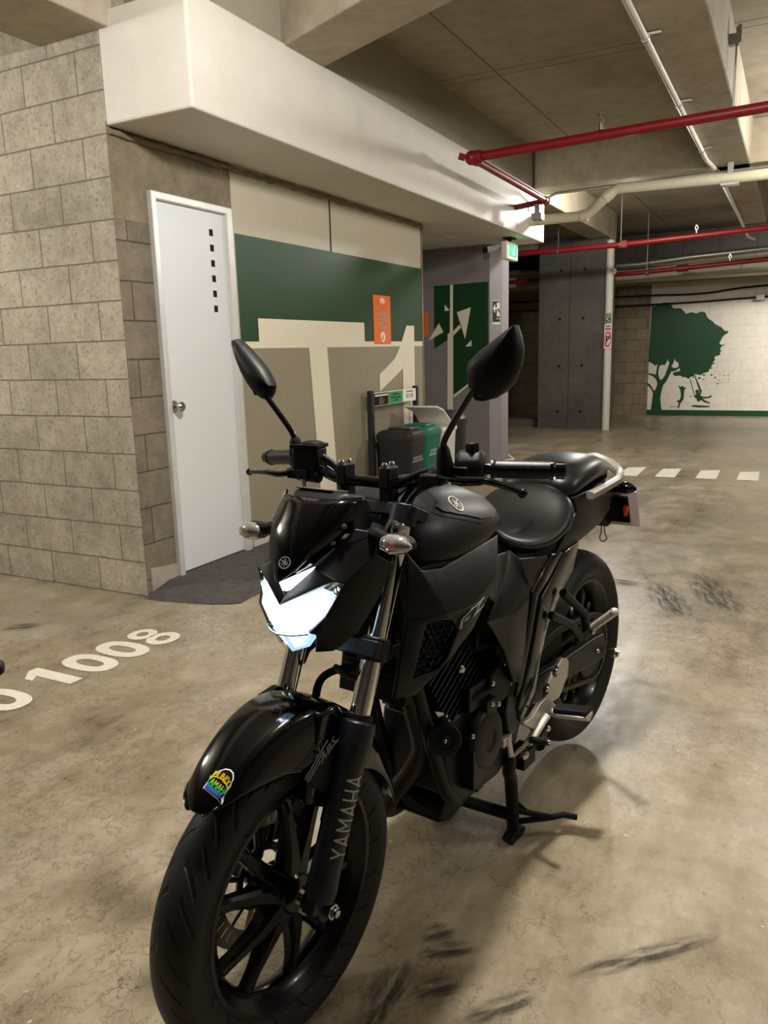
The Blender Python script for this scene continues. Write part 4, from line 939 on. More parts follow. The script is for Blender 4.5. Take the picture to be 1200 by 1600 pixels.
# ---------------------------------------------------------------- front fender
w = MB(); rings = []
FS = [(53, 0.333, 0.020, 0.331), (55, 0.337, 0.038, 0.330), (59, 0.344, 0.054, 0.326), (65, 0.353, 0.062, 0.313), (72, 0.363, 0.068, 0.299), (80, 0.374, 0.074, 0.287), (88, 0.381, 0.079, 0.270), (96, 0.383, 0.083, 0.246), (104, 0.378, 0.085, 0.226), (112, 0.366, 0.085, 0.222), (120, 0.352, 0.083, 0.236), (128, 0.340, 0.080, 0.252), (138, 0.331, 0.076, 0.266), (150, 0.325, 0.071, 0.277), (162, 0.321, 0.064, 0.286), (172, 0.319, 0.053, 0.296)]
def fpt(a, r, y): return (r*cos(radians(a)), y, 0.296+r*sin(radians(a)))
for a, rc, wd, re in FS:
    mid = rc-(rc-re)*0.36
    half = [(0.0, rc), (0.35*wd, rc-0.0015), (0.68*wd, rc-0.005), (0.80*wd, rc-0.010), (0.92*wd, rc-(0.026 if rc-re > 0.05 else (rc-re)*0.6)), (wd, re+(mid-re)*0.35), (wd*0.985, re)]
    rings.append([fpt(a, r, -y) for y, r in reversed(half[1:])]+[fpt(a, r, y) for y, r in half])
w.loft(rings, False, False)
FD = w.build('front_fender', K_GLOSS, BK, angle=0, recalc=True)
bm = bmesh.new(); bm.from_mesh(FD.data)
if sum(f.normal.dot(f.calc_center_median()-Vector((0, 0, 0.296))) for f in bm.faces) < 0: bmesh.ops.reverse_faces(bm, faces=bm.faces)
bm.to_mesh(FD.data); bm.free()
md = FD.modifiers.new('solid', 'SOLIDIFY'); md.thickness = 0.004; md.offset = -1
md = FD.modifiers.new('sub', 'SUBSURF'); md.levels = 1; md.render_levels = 2
for s in (1, -1):   # fender ears that rise beside the fork legs
    w = MB(); w.prism([(-0.015, s*0.080, 0.60), (-0.035, s*0.083, 0.66), (-0.085, s*0.085, 0.665), (-0.11, s*0.085, 0.63), (-0.15, s*0.085, 0.52), (-0.06, s*0.085, 0.46), (0.01, s*0.083, 0.50)], (0, -s*0.03, 0)); w.build('fender_brace', K_GLOSS, FD, bevel=0.008, angle=40)
    w = MB(); w.prism([(0.012, s*0.088, 0.565), (-0.085, s*0.091, 0.60), (-0.155, s*0.091, 0.53), (-0.085, s*0.091, 0.462), (0.0, s*0.089, 0.535)], (0, -s*0.01, 0)); w.build('fender_bracket', K_PLAST, FD, bevel=0.003)
w = MB(); lettering(w, 'ABS', (-0.0414, 0.0925, 0.5915), (-1, 0, 0.62), (0.45, 0, 1), 0.022, 0.0006, 1.25, 1.1, 0.0, 0.3); w.build('lettering', K_LETG, FD, smooth=False, recalc=False)
for k in range(3):
    w = MB(); a0 = Vector((0.0251, 0.0925, 0.5652)); a1 = Vector((-0.0484, 0.0925, 0.6163)); dz = Vector((-0.004*k, 0, -0.005*k))
    w.tube([a0+dz, a0+(a1-a0)*(0.9-0.2*k)+dz], 0.0009, 5); w.build('pinstripe', K_LETG, FD)
# rainbow sticker
s0_z = 0.595
def stick_mat():
    m, nt, bs = new_mat('holographic_sticker'); tc = nt.add('ShaderNodeTexCoord').outputs['Object']; s = nt.add('ShaderNodeSeparateXYZ'); nt.link(tc, s.inputs[0])
    f = nt.math('ADD', nt.mapr(s.outputs[2], s0_z-0.020, s0_z+0.026, 0.0, 0.9), nt.math('MULTIPLY', nt.math('SUBTRACT', s.outputs[1], 0.03), 5.0))
    c = nt.ramp(f, [(0.0, lin((60, 215, 240))), (0.16, lin((50, 110, 250))), (0.32, lin((70, 80, 235))), (0.45, lin((60, 225, 110))), (0.60, lin((255, 240, 40))), (0.80, lin((255, 180, 40))), (1.0, lin((250, 140, 190)))])
    nt.link(c, bs.inputs['Base Color']); bs.inputs['Roughness'].default_value = 0.25; bs.inputs['Metallic'].default_value = 0.35
    nt.link(c, bs.inputs['Emission Color']); bs.inputs['Emission Strength'].default_value = 0.0
    return m
K_STK = stick_mat(); K_STKW = flat('sticker_white', (240, 240, 244), 0.3)
s0 = Vector((0.1701, 0.03, 0.6114)); su = (Vector((0.1658, 0.045, 0.5932))-Vector((0.1635, 0.003, 0.604))).normalized(); sn = Vector((0.62, 0.25, 0.75)); sv = sn.cross(su).normalized()
if sv.z < 0: sv = -sv
def sdisc(name, pts, mat, k):
    w = MB(); n = len(pts); c = Vector((sum(p[0] for p in pts)/n, sum(p[1] for p in pts)/n))
    rings = [[s0+su*(c.x+(p[0]-c.x)*q)+sv*(c.y+(p[1]-c.y)*q) for p in pts] for q in (1, 0.8, 0.6, 0.4, 0.2, 0.01)]
    w.loft(rings, True, False); o = w.build(name, mat, FD, smooth=True, angle=0, recalc=False); wrap(o, FD, 0.0012+0.0007*k); return o
arch = [(-0.026, -0.022), (0.026, -0.022), (0.027, -0.002), (0.024, 0.012), (0.018, 0.022), (0.008, 0.029), (-0.002, 0.030), (-0.012, 0.026), (-0.020, 0.017), (-0.026, 0.004)]
def dens(pts, k=5): return [tuple(Vector(a).lerp(Vector(b), q/k)) for a, b in zip(pts, pts[1:]+pts[:1]) for q in range(k)]
STK = sdisc('sticker', dens(arch), K_STKW, 0)
sdisc('sticker_field', dens([(x*0.90, 0.0035+(y-0.0035)*0.91) for x, y in arch]), flat('sticker_black', (10, 10, 14), 0.25), 1)
sdisc('sticker_field', dens([(-0.0225, -0.019), (0.0225, -0.019), (0.0225, -0.010), (-0.0225, -0.010)]), K_STK, 2)
for s, y, sz, bold in (('MUNDO', 0.012, 0.0145, 0.0004), ('YAMAHA', -0.005, 0.0150, 0.0004)):
    vs, fs = text_mesh(s, sz, 0, 'CENTER', 1.0); w = MB()
    for kx in (-bold, bold): w.add([s0+su*(p.x*0.88+kx)+sv*(p.y*1.25+y-(30*p.x*p.x*0.25 if s == 'MUNDO' else 0)) for p in vs], fs)
    o = w.build('lettering', K_STK, FD, smooth=False, recalc=False); wrap(o, FD, 0.0036)
w = MB(); pts = [(-0.022+0.044*i/14, 0.004+0.006*(1-((i-7)/7)**2)) for i in range(15)]
w.loft([[s0+su*x+sv*y for x, y in pts], [s0+su*x+sv*(y-0.0022) for x, y in pts]], False, False); o = w.build('sticker_field', K_STK, FD, smooth=False, recalc=False); wrap(o, FD, 0.0032)

# ---------------------------------------------------------------- headlight cowl
def nf(s, z): return 1.0 if s > 0 else min(0.86, max(0.55, 0.58+0.26*(z-0.77)/0.11))
U0 = (-0.046, 0, 0.872); U1 = (-0.070, 0.052, 0.922); U2 = (-0.108, 0.077, 0.957); U3 = (-0.135, 0.098, 0.988); U4 = (-0.165, 0.128, 0.978); U5 = (-0.1465, 0.136, 0.9423); U6 = (-0.2033, 0.136, 0.9096)
NO = (-0.028, 0, 0.856); H0 = (-0.0677, 0.102, 0.9079); H1 = (-0.0841, 0.11, 0.8978); H2 = (-0.0468, 0.094, 0.8428); H3 = (-0.0382, 0.062, 0.8094)
L1 = (-0.1541, 0.13, 0.8496); L2 = (-0.1093, 0.118, 0.8016); L3 = (-0.0696, 0.092, 0.7724); L4 = (-0.059, 0.055, 0.7657); H4 = (-0.0568, 0.062, 0.801)
IN = (-0.060, 0.045, 0.876)
surf('headlight_cowl', [[U0, U1, H0, NO], [U1, U2, H1, H0], [U2, U5, H1], [U2, U3, U4, U5], [U5, U6, L1, H1], [H1, L1, L2, H2], [H2, L2, L3, H4], [H4, L3, L4], [H2, H4, H3]], K_MATTE, BK, 0.010, 0.0025, fn=nf)
# windscreen
w = MB(); rows = [((-0.028, 0.900), (-0.030, 0.004, 0.900)), ((-0.036, 0.916), (-0.052, 0.026, 0.914)), ((-0.043, 0.935), (-0.074, 0.052, 0.932)), ((-0.055, 0.960), (-0.107, 0.077, 0.962)), ((-0.078, 0.994), (-0.133, 0.093, 0.997)), ((-0.108, 1.027), (-0.157, 0.096, 1.030)), ((-0.118, 1.037), (-0.166, 0.094, 1.040))]
rings = []
for (cx, cz), (ex, ey, ez) in rows:
    half = [(cx, 0, cz), (cx*0.94+ex*0.06, ey*0.33, cz*0.85+ez*0.15), (cx*0.72+ex*0.28, ey*0.68, cz*0.5+ez*0.5), (ex, ey, ez)]
    rings.append([(x, -y, z) for x, y, z in reversed(half[1:])]+half)
w.loft(rings, False, False); WS = w.build('windscreen', K_GLOSS, BK, solid=0.005, angle=38, recalc=True)
WS.modifiers['solid'].offset = 0
for s in (1, -1):
    for p in ((-0.104, 0.071*s, 0.963), (-0.121, 0.084*s, 0.992)): bolt(WS, p, (0.75, 0.5*s, 0.35), 0.0065)
def forks_emblem(root, c, u, v, r, mat, ring=True, name='emblem', k=1.0):
    u = Vector(u).normalized(); v = Vector(v).normalized(); n = u.cross(v)
    w = MB()
    if ring:
        N = 40; rr = []
        for (q, h) in ((1.0, 0), (0.98, 0.0016), (0.88, 0.0016), (0.86, 0)):
            rr.append([Vector(c)+(u*cos(2*pi*i/N)+v*sin(2*pi*i/N))*r*q+n*h for i in range(N)])
        w.loft(rr, True, False)
    for j in range(3):
        a = radians(90+120*j); d = u*cos(a)+v*sin(a); t = n.cross(d)
        for sg in (-1, 1): w.tube([Vector(c)+n*0.001+d*r*0.18+t*sg*r*0.12, Vector(c)+n*0.001+d*r*0.66+t*sg*r*0.13], 0.042*r*k, 6)
        w.tube([Vector(c)+n*0.001+d*r*0.18-t*r*0.12, Vector(c)+n*0.001+d*r*0.18+t*r*0.12], 0.042*r*k, 6)
        w.tube([Vector(c)+n*0.001-d*r*0.78, Vector(c)+n*0.001+d*r*0.18], 0.045*r*k, 6)
    return w.build(name, mat, root)
o = forks_emblem(WS, (-0.040, 0.010, 0.934), (-0.35, 1, 0), (-0.5, -0.15, 0.9), 0.0115, K_LETG, True)
# meter behind the screen
w = MB(); rings = []
for x, hy, z0, z1 in ((-0.135, 0.055, 0.985, 1.035), (-0.16, 0.075, 0.97, 1.046), (-0.21, 0.075, 0.965, 1.034), (-0.24, 0.06, 0.965, 1.010)):
    rings.append([(x, -hy, z0), (x, hy, z0), (x, hy*0.95, z1-0.008), (x, hy*0.8, z1), (x, -hy*0.8, z1), (x, -hy*0.95, z1-0.008)])
w.loft(rings); MT = w.build('instrument_panel', K_PLAST, BK, bevel=0.004)
w = MB(); w.prism([(-0.155, -0.06, 1.047), (-0.155, 0.03, 1.047), (-0.205, 0.03, 1.037), (-0.205, -0.06, 1.037)], (0, 0, 0.003)); w.build('display', flat('display_glass', (120, 122, 128), 0.2, 0.3), MT, smooth=False, bevel=0.001)
# inner structure behind the lamp
w = MB(); w.rng(-0.26, -0.115, -0.085, 0.085, 0.79, 0.975); w.build('lamp_shell', K_PLASTD, BK, bevel=0.02, angle=40)
# headlamp: lens, lit reflector bowls, position lamp
def hl(p, k): return (p[0]-k, p[1], p[2])
HB = (-0.050, 0, 0.757); CR = (-0.024, 0, 0.803); HLp = (-0.0554, 0.04, 0.7736)
MID = (-0.040, 0.055, 0.850)
Lf = [[NO, H0, MID], [H0, H1, MID], [H1, H2, MID], [H2, CR, MID], [CR, NO, MID], [H2, H3, HLp, HB, CR]]
Lf = [[NO, H0, MID], [H0, H1, MID], [H1, H2, MID], [MID, H2, H3, CR], [CR, NO, MID], [CR, H3, H4, HLp, HB]]
w = MB()
for s in (1, -1):
    for f in Lf: w.ngon([(p[0]+0.002, s*p[1]*nf(s, p[2]), p[2]) for p in f])
M_LENS = bpy.data.materials.new('headlamp_lens'); M_LENS.use_nodes = True; ntl = NT(M_LENS)
ntl.n.remove(ntl.n['Principled BSDF']); tb = ntl.add('ShaderNodeBsdfTransparent'); gb = ntl.add('ShaderNodeBsdfGlossy', Roughness=0.05); fr = ntl.add('ShaderNodeFresnel', IOR=1.45); mx = ntl.add('ShaderNodeMixShader')
ntl.link(fr.outputs[0], mx.inputs[0]); ntl.link(tb.outputs[0], mx.inputs[1]); ntl.link(gb.outputs[0], mx.inputs[2]); ntl.link(mx.outputs[0], ntl.n['Material Output'].inputs[0])
HL = w.build('headlamp', M_LENS, BK, merge=0.0005, angle=12)
bm = bmesh.new(); bm.from_mesh(HL.data)
for f_ in bm.faces:
    if f_.normal.x < 0: f_.normal_flip()
bm.to_mesh(HL.data); bm.free()
w = MB()
for s in (1, -1):
    M0 = tuple(Vector(MID).lerp(Vector(H0), 0.66)); M1 = tuple(Vector(MID).lerp(Vector(H1), 0.66)); M2 = tuple(Vector(H1).lerp(Vector(H2), 0.45)); M3 = tuple(Vector(NO).lerp(Vector(H0), 0.70))
    for mi_, f in ((0, [NO, M3, M0, MID]), (1, [M3, H0, M0]), (1, [H0, H1, M1, M0]), (0, [M0, M1, MID]), (1, [H1, M2, M1]), (0, [M1, M2, H2, MID]), (0, Lf[3]), (0, Lf[4]), (0, Lf[5])):
        w.cur = mi_; w.ngon([(p[0]-0.008, s*p[1]*nf(s, p[2])*0.99, p[2]) for p in f])
w.build('reflector', [K_LAMP2, K_REFL], HL, merge=0.0005, smooth=False)
w = MB()
for s in (1, -1):
    for f in ([NO, H0, MID], [H0, H1, MID], [H1, H2, MID], [MID, H2, H3, CR], [CR, NO, MID]):
        g_ = [Vector(MID).lerp(Vector(p), 0.60 if p in (H0, H1) else (0.80 if p in (H2, H3) else 0.93)) for p in f]
        w.ngon([(p.x-0.0035, s*p.y*nf(s, p.z)*0.97, p.z) for p in g_])
w.build('lit_beam', K_LAMP, HL, merge=0.0005, smooth=False)
w = MB()
for s in (1, -1):
    f = [CR, H3, H4, HLp, HB]; cc_ = sum((Vector(p) for p in f), Vector())/5
    w.ngon([((cc_.lerp(Vector(p), 0.62)).x-0.004, s*cc_.lerp(Vector(p), 0.62).y*nf(s, p[2]), cc_.lerp(Vector(p), 0.62).z) for p in f])
w.build('lower_reflector', flat('lit_lower', (220, 235, 245), 0.3, emit=(0.62, 0.85, 1.0), estr=2.2), HL, smooth=False)
w = MB()
for s in (1, -1):  # bright ribs at the wing tips
    for q in range(4):
        a = Vector((-0.075-0.003*q, 0.088+0.005*q, 0.896-0.002*q)); b = Vector((-0.078-0.003*q, 0.091+0.004*q, 0.864+0.007*q)); w.tube([(a.x, s*a.y, a.z), (b.x, s*b.y, b.z)], 0.0014, 6)
w.build('reflector_rib', K_CHROME, HL)
w = MB()
for s in (1, -1): w.tube([(CR[0]+0.004, 0, CR[2]), (H3[0]*0.5+CR[0]*0.5+0.006, s*H3[1]*0.5*nf(s, 0.80), H3[2]*0.5+CR[2]*0.5-0.002), (H3[0]+0.003, s*H3[1]*nf(s, H3[2]), H3[2])], 0.0016, 6)
w.build('lens_crease', flat('lens_edge', (120, 150, 180), 0.1, 0.6), HL)
w = MB()
for s in (1, -1):
    q = [(-0.0365, 0.002*s, 0.899), (-0.045, 0.0035*s, 0.878), (-0.056, 0.022*s, 0.886), (-0.069, 0.050*s, 0.9235), (-0.054, 0.030*s, 0.913)]
    w.prism(q, (-0.008, 0, 0))
PL = w.build('position_lamp', flat('lit_position', (255, 255, 255), 0.3, emit=(0.84, 0.90, 1.0), estr=7.0), BK, smooth=False)

# ---------------------------------------------------------------- turn signals
def turn(name, c, root_pt, s, lens_dir, clear=True):
    w = MB(); w.tube([root_pt, (root_pt[0]*0.5+c[0]*0.5, root_pt[1]*0.5+c[1]*0.5, root_pt[2]*0.5+c[2]*0.5), c], [0.016, 0.0135, 0.017], 14)
    rings = []; d = Vector((0, s, 0))
    for t, r in ((-0.030, 0.008), (-0.024, 0.016), (-0.010, 0.0205), (0.008, 0.0205), (0.022, 0.016), (0.034, 0.006)):
        rings.append([(c[0]-0.010+r*1.15*cos(q), c[1]+s*t, c[2]+r*0.9*sin(q)) for q in (2*pi*k/18 for k in range(18))])
    w.loft(rings); o = w.build(name, K_GLOSS if not clear else K_PLAST, BK, angle=50)
    w = MB(); rings = []
    for t, r in ((-0.031, 0.004), (-0.026, 0.013), (-0.012, 0.0195), (0.006, 0.020), (0.020, 0.0155), (0.032, 0.007), (0.037, 0.002)):
        rings.append([(c[0]+lens_dir*(0.001+r*0.95*sin(q)), c[1]+s*t, c[2]+r*0.92*cos(q)) for q in (pi*k/10 for k in range(11))])
    w.loft(rings, False, False); w.build('lens', M_LENS2 if clear else K_GLOSS, o, angle=50)
    if clear:
        w = MB(); w.sphere((c[0]+lens_dir*0.008, c[1], c[2]), (0.008, 0.011, 0.008)); w.build('bulb', K_AMBER, o)
        w = MB(); w.loft([[(c[0]+lens_dir*0.001, c[1]+s*t, c[2]-r*0.85), (c[0]+lens_dir*0.001, c[1]+s*t, c[2]+r*0.85)] for t, r in ((-0.03, 0.004), (-0.012, 0.019), (0.006, 0.0195), (0.02, 0.015), (0.035, 0.003))], False, False); w.build('reflector', K_REFL, o, smooth=False)
        w = MB(); w.tube([(c[0]+lens_dir*0.010, c[1]-0.026*s, c[2]-0.008), (c[0]+lens_dir*0.019, c[1], c[2]-0.011), (c[0]+lens_dir*0.010, c[1]+0.026*s, c[2]-0.006)], 0.0022, 6); w.build('lens_rib', K_CHROME, o)
    return o
M_LENS2 = bpy.data.materials.new('signal_lens'); M_LENS2.use_nodes = True; n2 = NT(M_LENS2); n2.n.remove(n2.n['Principled BSDF'])
tb = n2.add('ShaderNodeBsdfTransparent', Color=(0.92, 0.92, 0.92, 1)); gb = n2.add('ShaderNodeBsdfGlossy', Roughness=0.08); db = n2.add('ShaderNodeBsdfDiffuse', Color=(0.75, 0.73, 0.72, 1)); mx = n2.add('ShaderNodeMixShader', Fac=0.28); mx2 = n2.add('ShaderNodeMixShader', Fac=0.25)
n2.link(tb.outputs[0], mx2.inputs[1]); n2.link(db.outputs[0], mx2.inputs[2]); n2.link(mx2.outputs[0], mx.inputs[1]); n2.link(gb.outputs[0], mx.inputs[2]); n2.link(mx.outputs[0], n2.n['Material Output'].inputs[0])
TL = (-0.1357, 0.187, 0.9689); TR = (-0.1451, -0.178, 0.9509)
turn('turn_signal', TL, (-0.165, 0.12, 0.972), 1, 1.0)
turn('turn_signal', TR, (-0.165, -0.11, 0.962), -1, 1.0)
turn('turn_signal', (-1.47, 0.1294, 0.8568), (-1.46, 0.05, 0.853), 1, -1.0, False)
turn('turn_signal', (-1.47, -0.13, 0.853), (-1.46, -0.05, 0.853), -1, -1.0, False)

# ---------------------------------------------------------------- handlebar and controls
w = MB(); hb = [(-0.405, -0.375, 1.058), (-0.34, -0.21, 1.072), (-0.315, -0.14, 1.062), (-0.302, -0.08, 1.045), (-0.30, 0, 1.043), (-0.302, 0.08, 1.045), (-0.315, 0.14, 1.066), (-0.34, 0.21, 1.078), (-0.405, 0.375, 1.075)]
w.tube(spline(hb, 5), 0.0115, 14); HB_ = w.build('handlebar', K_GLOSS, BK)
for s in (1, -1):
    w = MB(); w.box((-0.302, s*0.055, 1.055), (0.036, 0.026, 0.045)); w.box((-0.302, s*0.055, 1.02), (0.03, 0.03, 0.05)); c = w.build('bar_clamp', K_ENG, HB_, bevel=0.004)
    for dx in (-0.012, 0.012): bolt(c, (-0.302+dx, s*0.055, 1.078), (0, 0, 1), 0.006)
    a = Vector((-0.347, -0.228, 1.075)) if s < 0 else Vector((-0.358, 0.256, 1.0775)); b = Vector((-0.398, s*0.358, 1.060 if s < 0 else 1.076)); d = b-a
    w = MB(); prof = [a+d*(i/24) for i in range(25)]
    w.tube(prof, [0.0170+0.0004*(i % 2)*(1 if 3 < i < 22 else 0) if i not in (0, 1) else 0.0195 for i in range(25)], 20); g = w.build('grip', flat('grip_rubber', (10, 10, 11), 0.42, spec=0.35), HB_, angle=20)
    w = MB(); e = b+d.normalized()*0.006; w.tube([b, e], 0.019, 18); w.tube([e, e+d.normalized()*0.004], 0.010, 14); w.tube([e+d.normalized()*0.004, e+d.normalized()*0.020, e+d.normalized()*0.024], [0.0165, 0.0165, 0.012], 18); w.build('bar_end', K_GLOSS, HB_)
# left switch housing, clutch perch and lever
w = MB(); a = Vector((-0.334, 0.194, 1.078)); b = Vector((-0.353, 0.246, 1.080)); d = (b-a)
w.tube([a, a+d*0.15, b-d*0.15, b], [0.028, 0.036, 0.035, 0.028], 12); w.box((-0.338, 0.226, 1.118), (0.02, 0.020, 0.022), Euler((0, 0.1, -0.3))); w.box((-0.318, 0.215, 1.068), (0.03, 0.035, 0.035))
w.build('switch_housing', K_PLAST, HB_, bevel=0.003, angle=40)
w = MB(); w.tube([(-0.318, 0.148, 1.062), (-0.318, 0.176, 1.068)], 0.019, 14); w.box((-0.298, 0.165, 1.060), (0.032, 0.05, 0.02)); w.build('clutch_perch', K_PLAST, HB_, bevel=0.004)
w = MB(); q = spline([(-0.288, 0.1883, 1.0674), (-0.276, 0.2371, 1.0667), (-0.272, 0.2859, 1.0697), (-0.288, 0.3223, 1.0597), (-0.3, 0.3503, 1.0473)], 5); w.tube(q, [0.008-0.003*i/len(q) for i in range(len(q))], 10, True, 1.3); e = q[-1]; w.sphere(tuple(e), 0.0095); w.build('clutch_lever', K_GLOSS, HB_)
# right master cylinder, throttle housing, brake lever
w = MB(); w.box((-0.308, -0.158, 1.080), (0.045, 0.064, 0.052), Euler((0, 0, 0.2))); rs = w.build('brake_reservoir', K_PLAST, HB_, bevel=0.006)
w = MB(); w.box((-0.308, -0.158, 1.108), (0.05, 0.068, 0.008), Euler((0, 0, 0.2))); w.sphere((-0.312, -0.150, 1.113), (0.022, 0.026, 0.006)); w.build('reservoir_cap', K_PLASTD, rs, bevel=0.003)
w = MB(); w.tube([(-0.318, -0.150, 1.062), (-0.322, -0.19, 1.066)], 0.021, 14); w.tube([(-0.300, -0.185, 1.045), (-0.300, -0.125, 1.043)], 0.014, 12); w.box((-0.302, -0.175, 1.048), (0.04, 0.06, 0.022)); w.tube([(-0.335, -0.20, 1.068), (-0.344, -0.224, 1.072)], 0.026, 14)
w.build('throttle_housing', K_PLAST, HB_, bevel=0.003, angle=40)
w = MB(); q = spline([(-0.288, -0.1956, 1.0498), (-0.275, -0.2177, 1.0459), (-0.276, -0.2552, 1.0474), (-0.288, -0.3032, 1.044), (-0.298, -0.334, 1.0405)], 5); w.tube(q, [0.0075-0.003*i/len(q) for i in range(len(q))], 10, True, 1.3); w.sphere(tuple(q[-1]), 0.0085); w.build('brake_lever', K_GLOSS, HB_)
w = MB(); p0 = Vector((-0.296, -0.1674, 1.0506)); p1 = Vector((-0.29, -0.1598, 0.9989)); dd = p1-p0
w.tube([p0, p0+dd*0.3, p0+dd*0.31, p0+dd*0.6, p0+dd*0.61, p0+dd*0.8, p0+dd*0.81, p1], [0.0085, 0.0085, 0.006, 0.006, 0.0095, 0.0095, 0.007, 0.007], 12); w.build('hose_banjo', K_CHROME, HB_)
# mirrors
MO = [(0.342, 1.340), (0.349, 1.322), (0.354, 1.298), (0.350, 1.270), (0.338, 1.243), (0.322, 1.226), (0.300, 1.214), (0.278, 1.209), (0.266, 1.211), (0.256, 1.224), (0.250, 1.244), (0.249, 1.266), (0.253, 1.279), (0.275, 1.298), (0.300, 1.314), (0.325, 1.331)]
MRX = [(-0.28, -0.3459, 1.3353), (-0.28, -0.3336, 1.3376), (-0.28, -0.3112, 1.3206), (-0.28, -0.2819, 1.2954), (-0.28, -0.2569, 1.2707), (-0.28, -0.2414, 1.2489), (-0.28, -0.2349, 1.2354), (-0.28, -0.2401, 1.2177), (-0.28, -0.2506, 1.2052), (-0.28, -0.2639, 1.2078), (-0.28, -0.2769, 1.216), (-0.28, -0.2969, 1.2352), (-0.28, -0.3181, 1.2657), (-0.28, -0.335, 1.3005)]
MR = [(abs(p[1]), p[2]) for p in MRX]; MR = [((y-0.250*0.214)/0.786, z) for y, z in MR]; MR.reverse()
MLF = [((y+0.250*0.105)/1.105, z) for y, z in MO]
for s in (1, -1):
    OUT = MLF if s > 0 else MR
    cx, cz = sum(p[0] for p in OUT)/len(OUT), sum(p[1] for p in OUT)/len(OUT); w = MB()
    def rg(k, x): return [(x-0.2*(cx+(y-cx)*k-0.25), s*(cx+(y-cx)*k), cz+(z-cz)*k) for y, z in OUT]
    w.loft([rg(0.94, -0.302), rg(0.985, -0.298), rg(1.0, -0.288), rg(0.985, -0.278), rg(0.86, -0.270), rg(0.55, -0.262), rg(0.12, -0.258)])
    m = w.build('mirror', K_PLAST, BK, angle=32)
    w = MB(); w.loft([rg(0.93, -0.3025), rg(0.02, -0.3026)], True, False); w.build('mirror_glass', K_CHROME, m, smooth=False)
    # raised crest from stem to tip
    w = MB(); w.prism([(-0.274, s*0.258, 1.222), (-0.274, s*0.282, 1.214), (-0.270, s*(cx+0.004), cz+0.005), (-0.290, s*(cx+0.035), cz+0.055), (-0.271, s*(cx-0.010), cz+0.002)], (-0.012, 0, 0)); w.build('mirror_crest', K_PLAST, m, bevel=0.003)
    w = MB(); pth = spline([(-0.275, s*0.268, 1.232), (-0.280, s*0.250, 1.213), (-0.290, s*0.205, 1.155), (-0.294, s*0.190, 1.130), (-0.298, s*0.187, 1.105), (-0.302, s*0.188, 1.075)], 5)
    w.tube(pth, 0.0062, 12); w.build('mirror_stem', K_GLOSS, m)
    w = MB(); w.tube([(-0.296, s*0.187, 1.125), (-0.297, s*0.187, 1.118), (-0.300, s*0.188, 1.088), (-0.302, s*0.188, 1.072)], [0.009, 0.0125, 0.0165, 0.014], 14); w.build('stem_boot', K_RUB, m)

# cables and hoses
def cable(pts, r, name='control_cable', mat=None):
    w = MB(); w.tube(spline(pts, 7), r, 8); return w.build(name, mat or K_RUB, BK)
cable([(-0.318, -0.128, 1.085), (-0.318, -0.090, 1.062), (-0.300, -0.070, 1.020), (-0.27, -0.06, 0.96), (-0.22, -0.055, 0.86)], 0.0065, 'brake_hose')
cable([(-0.330, -0.150, 1.075), (-0.325, -0.10, 1.060), (-0.290, -0.06, 1.03), (-0.26, -0.03, 0.98)], 0.0055)
cable([(-0.3587, 0.15, 1.0584), (-0.3177, 0.11, 1.0422), (-0.2964, 0.09, 1.008), (-0.2427, 0.09, 0.9655), (-0.2247, 0.09, 0.9388)], 0.0055)
cable([(-0.357, 0.16, 1.0657), (-0.3444, 0.1, 1.0491), (-0.3076, 0.07, 1.0173), (-0.2765, 0.06, 0.9892), (-0.2669, 0.05, 0.951)], 0.0045)
cable([(-0.373, 0.15, 1.0486), (-0.3251, 0.12, 1.0316), (-0.2942, 0.11, 1.014), (-0.2858, 0.1, 0.9915)], 0.0045)
cable([(-0.3699, 0.17, 1.0761), (-0.4167, 0.06, 1.0439), (-0.3669, 0.02, 1.0169), (-0.3249, 0, 0.9881)], 0.005)
cable([(-0.3696, 0.17, 1.0633), (-0.3441, 0.12, 1.0455), (-0.3274, 0.1, 1.0231), (-0.299, 0.1, 0.9891), (-0.2797, 0.1, 0.9476)], 0.006)
cable([(-0.1482, -0.03, 0.5828), (-0.1512, -0.03, 0.6274), (-0.1596, -0.02, 0.6612), (-0.1806, 0, 0.676), (-0.2072, 0.03, 0.6788)], 0.0085, 'brake_hose')
cable([(-0.2481, -0.12, 1.0093), (-0.2375, -0.1, 0.9805), (-0.24, -0.08, 0.93)], 0.005, 'brake_hose')
# horn-side coupling nut seen above the turn signal
w = MB(); w.lathe([(0, 0.010), (0.012, 0.010), (0.014, 0.006)], (-0.253, 0.11, 0.9669), (0.4, 1, 0.2), 14, True); w.tube([(-0.2462, 0.1, 0.976), (-0.2661, 0.11, 0.9682)], 0.008, 10); w.build('ignition_cap', K_BOLT, BK)

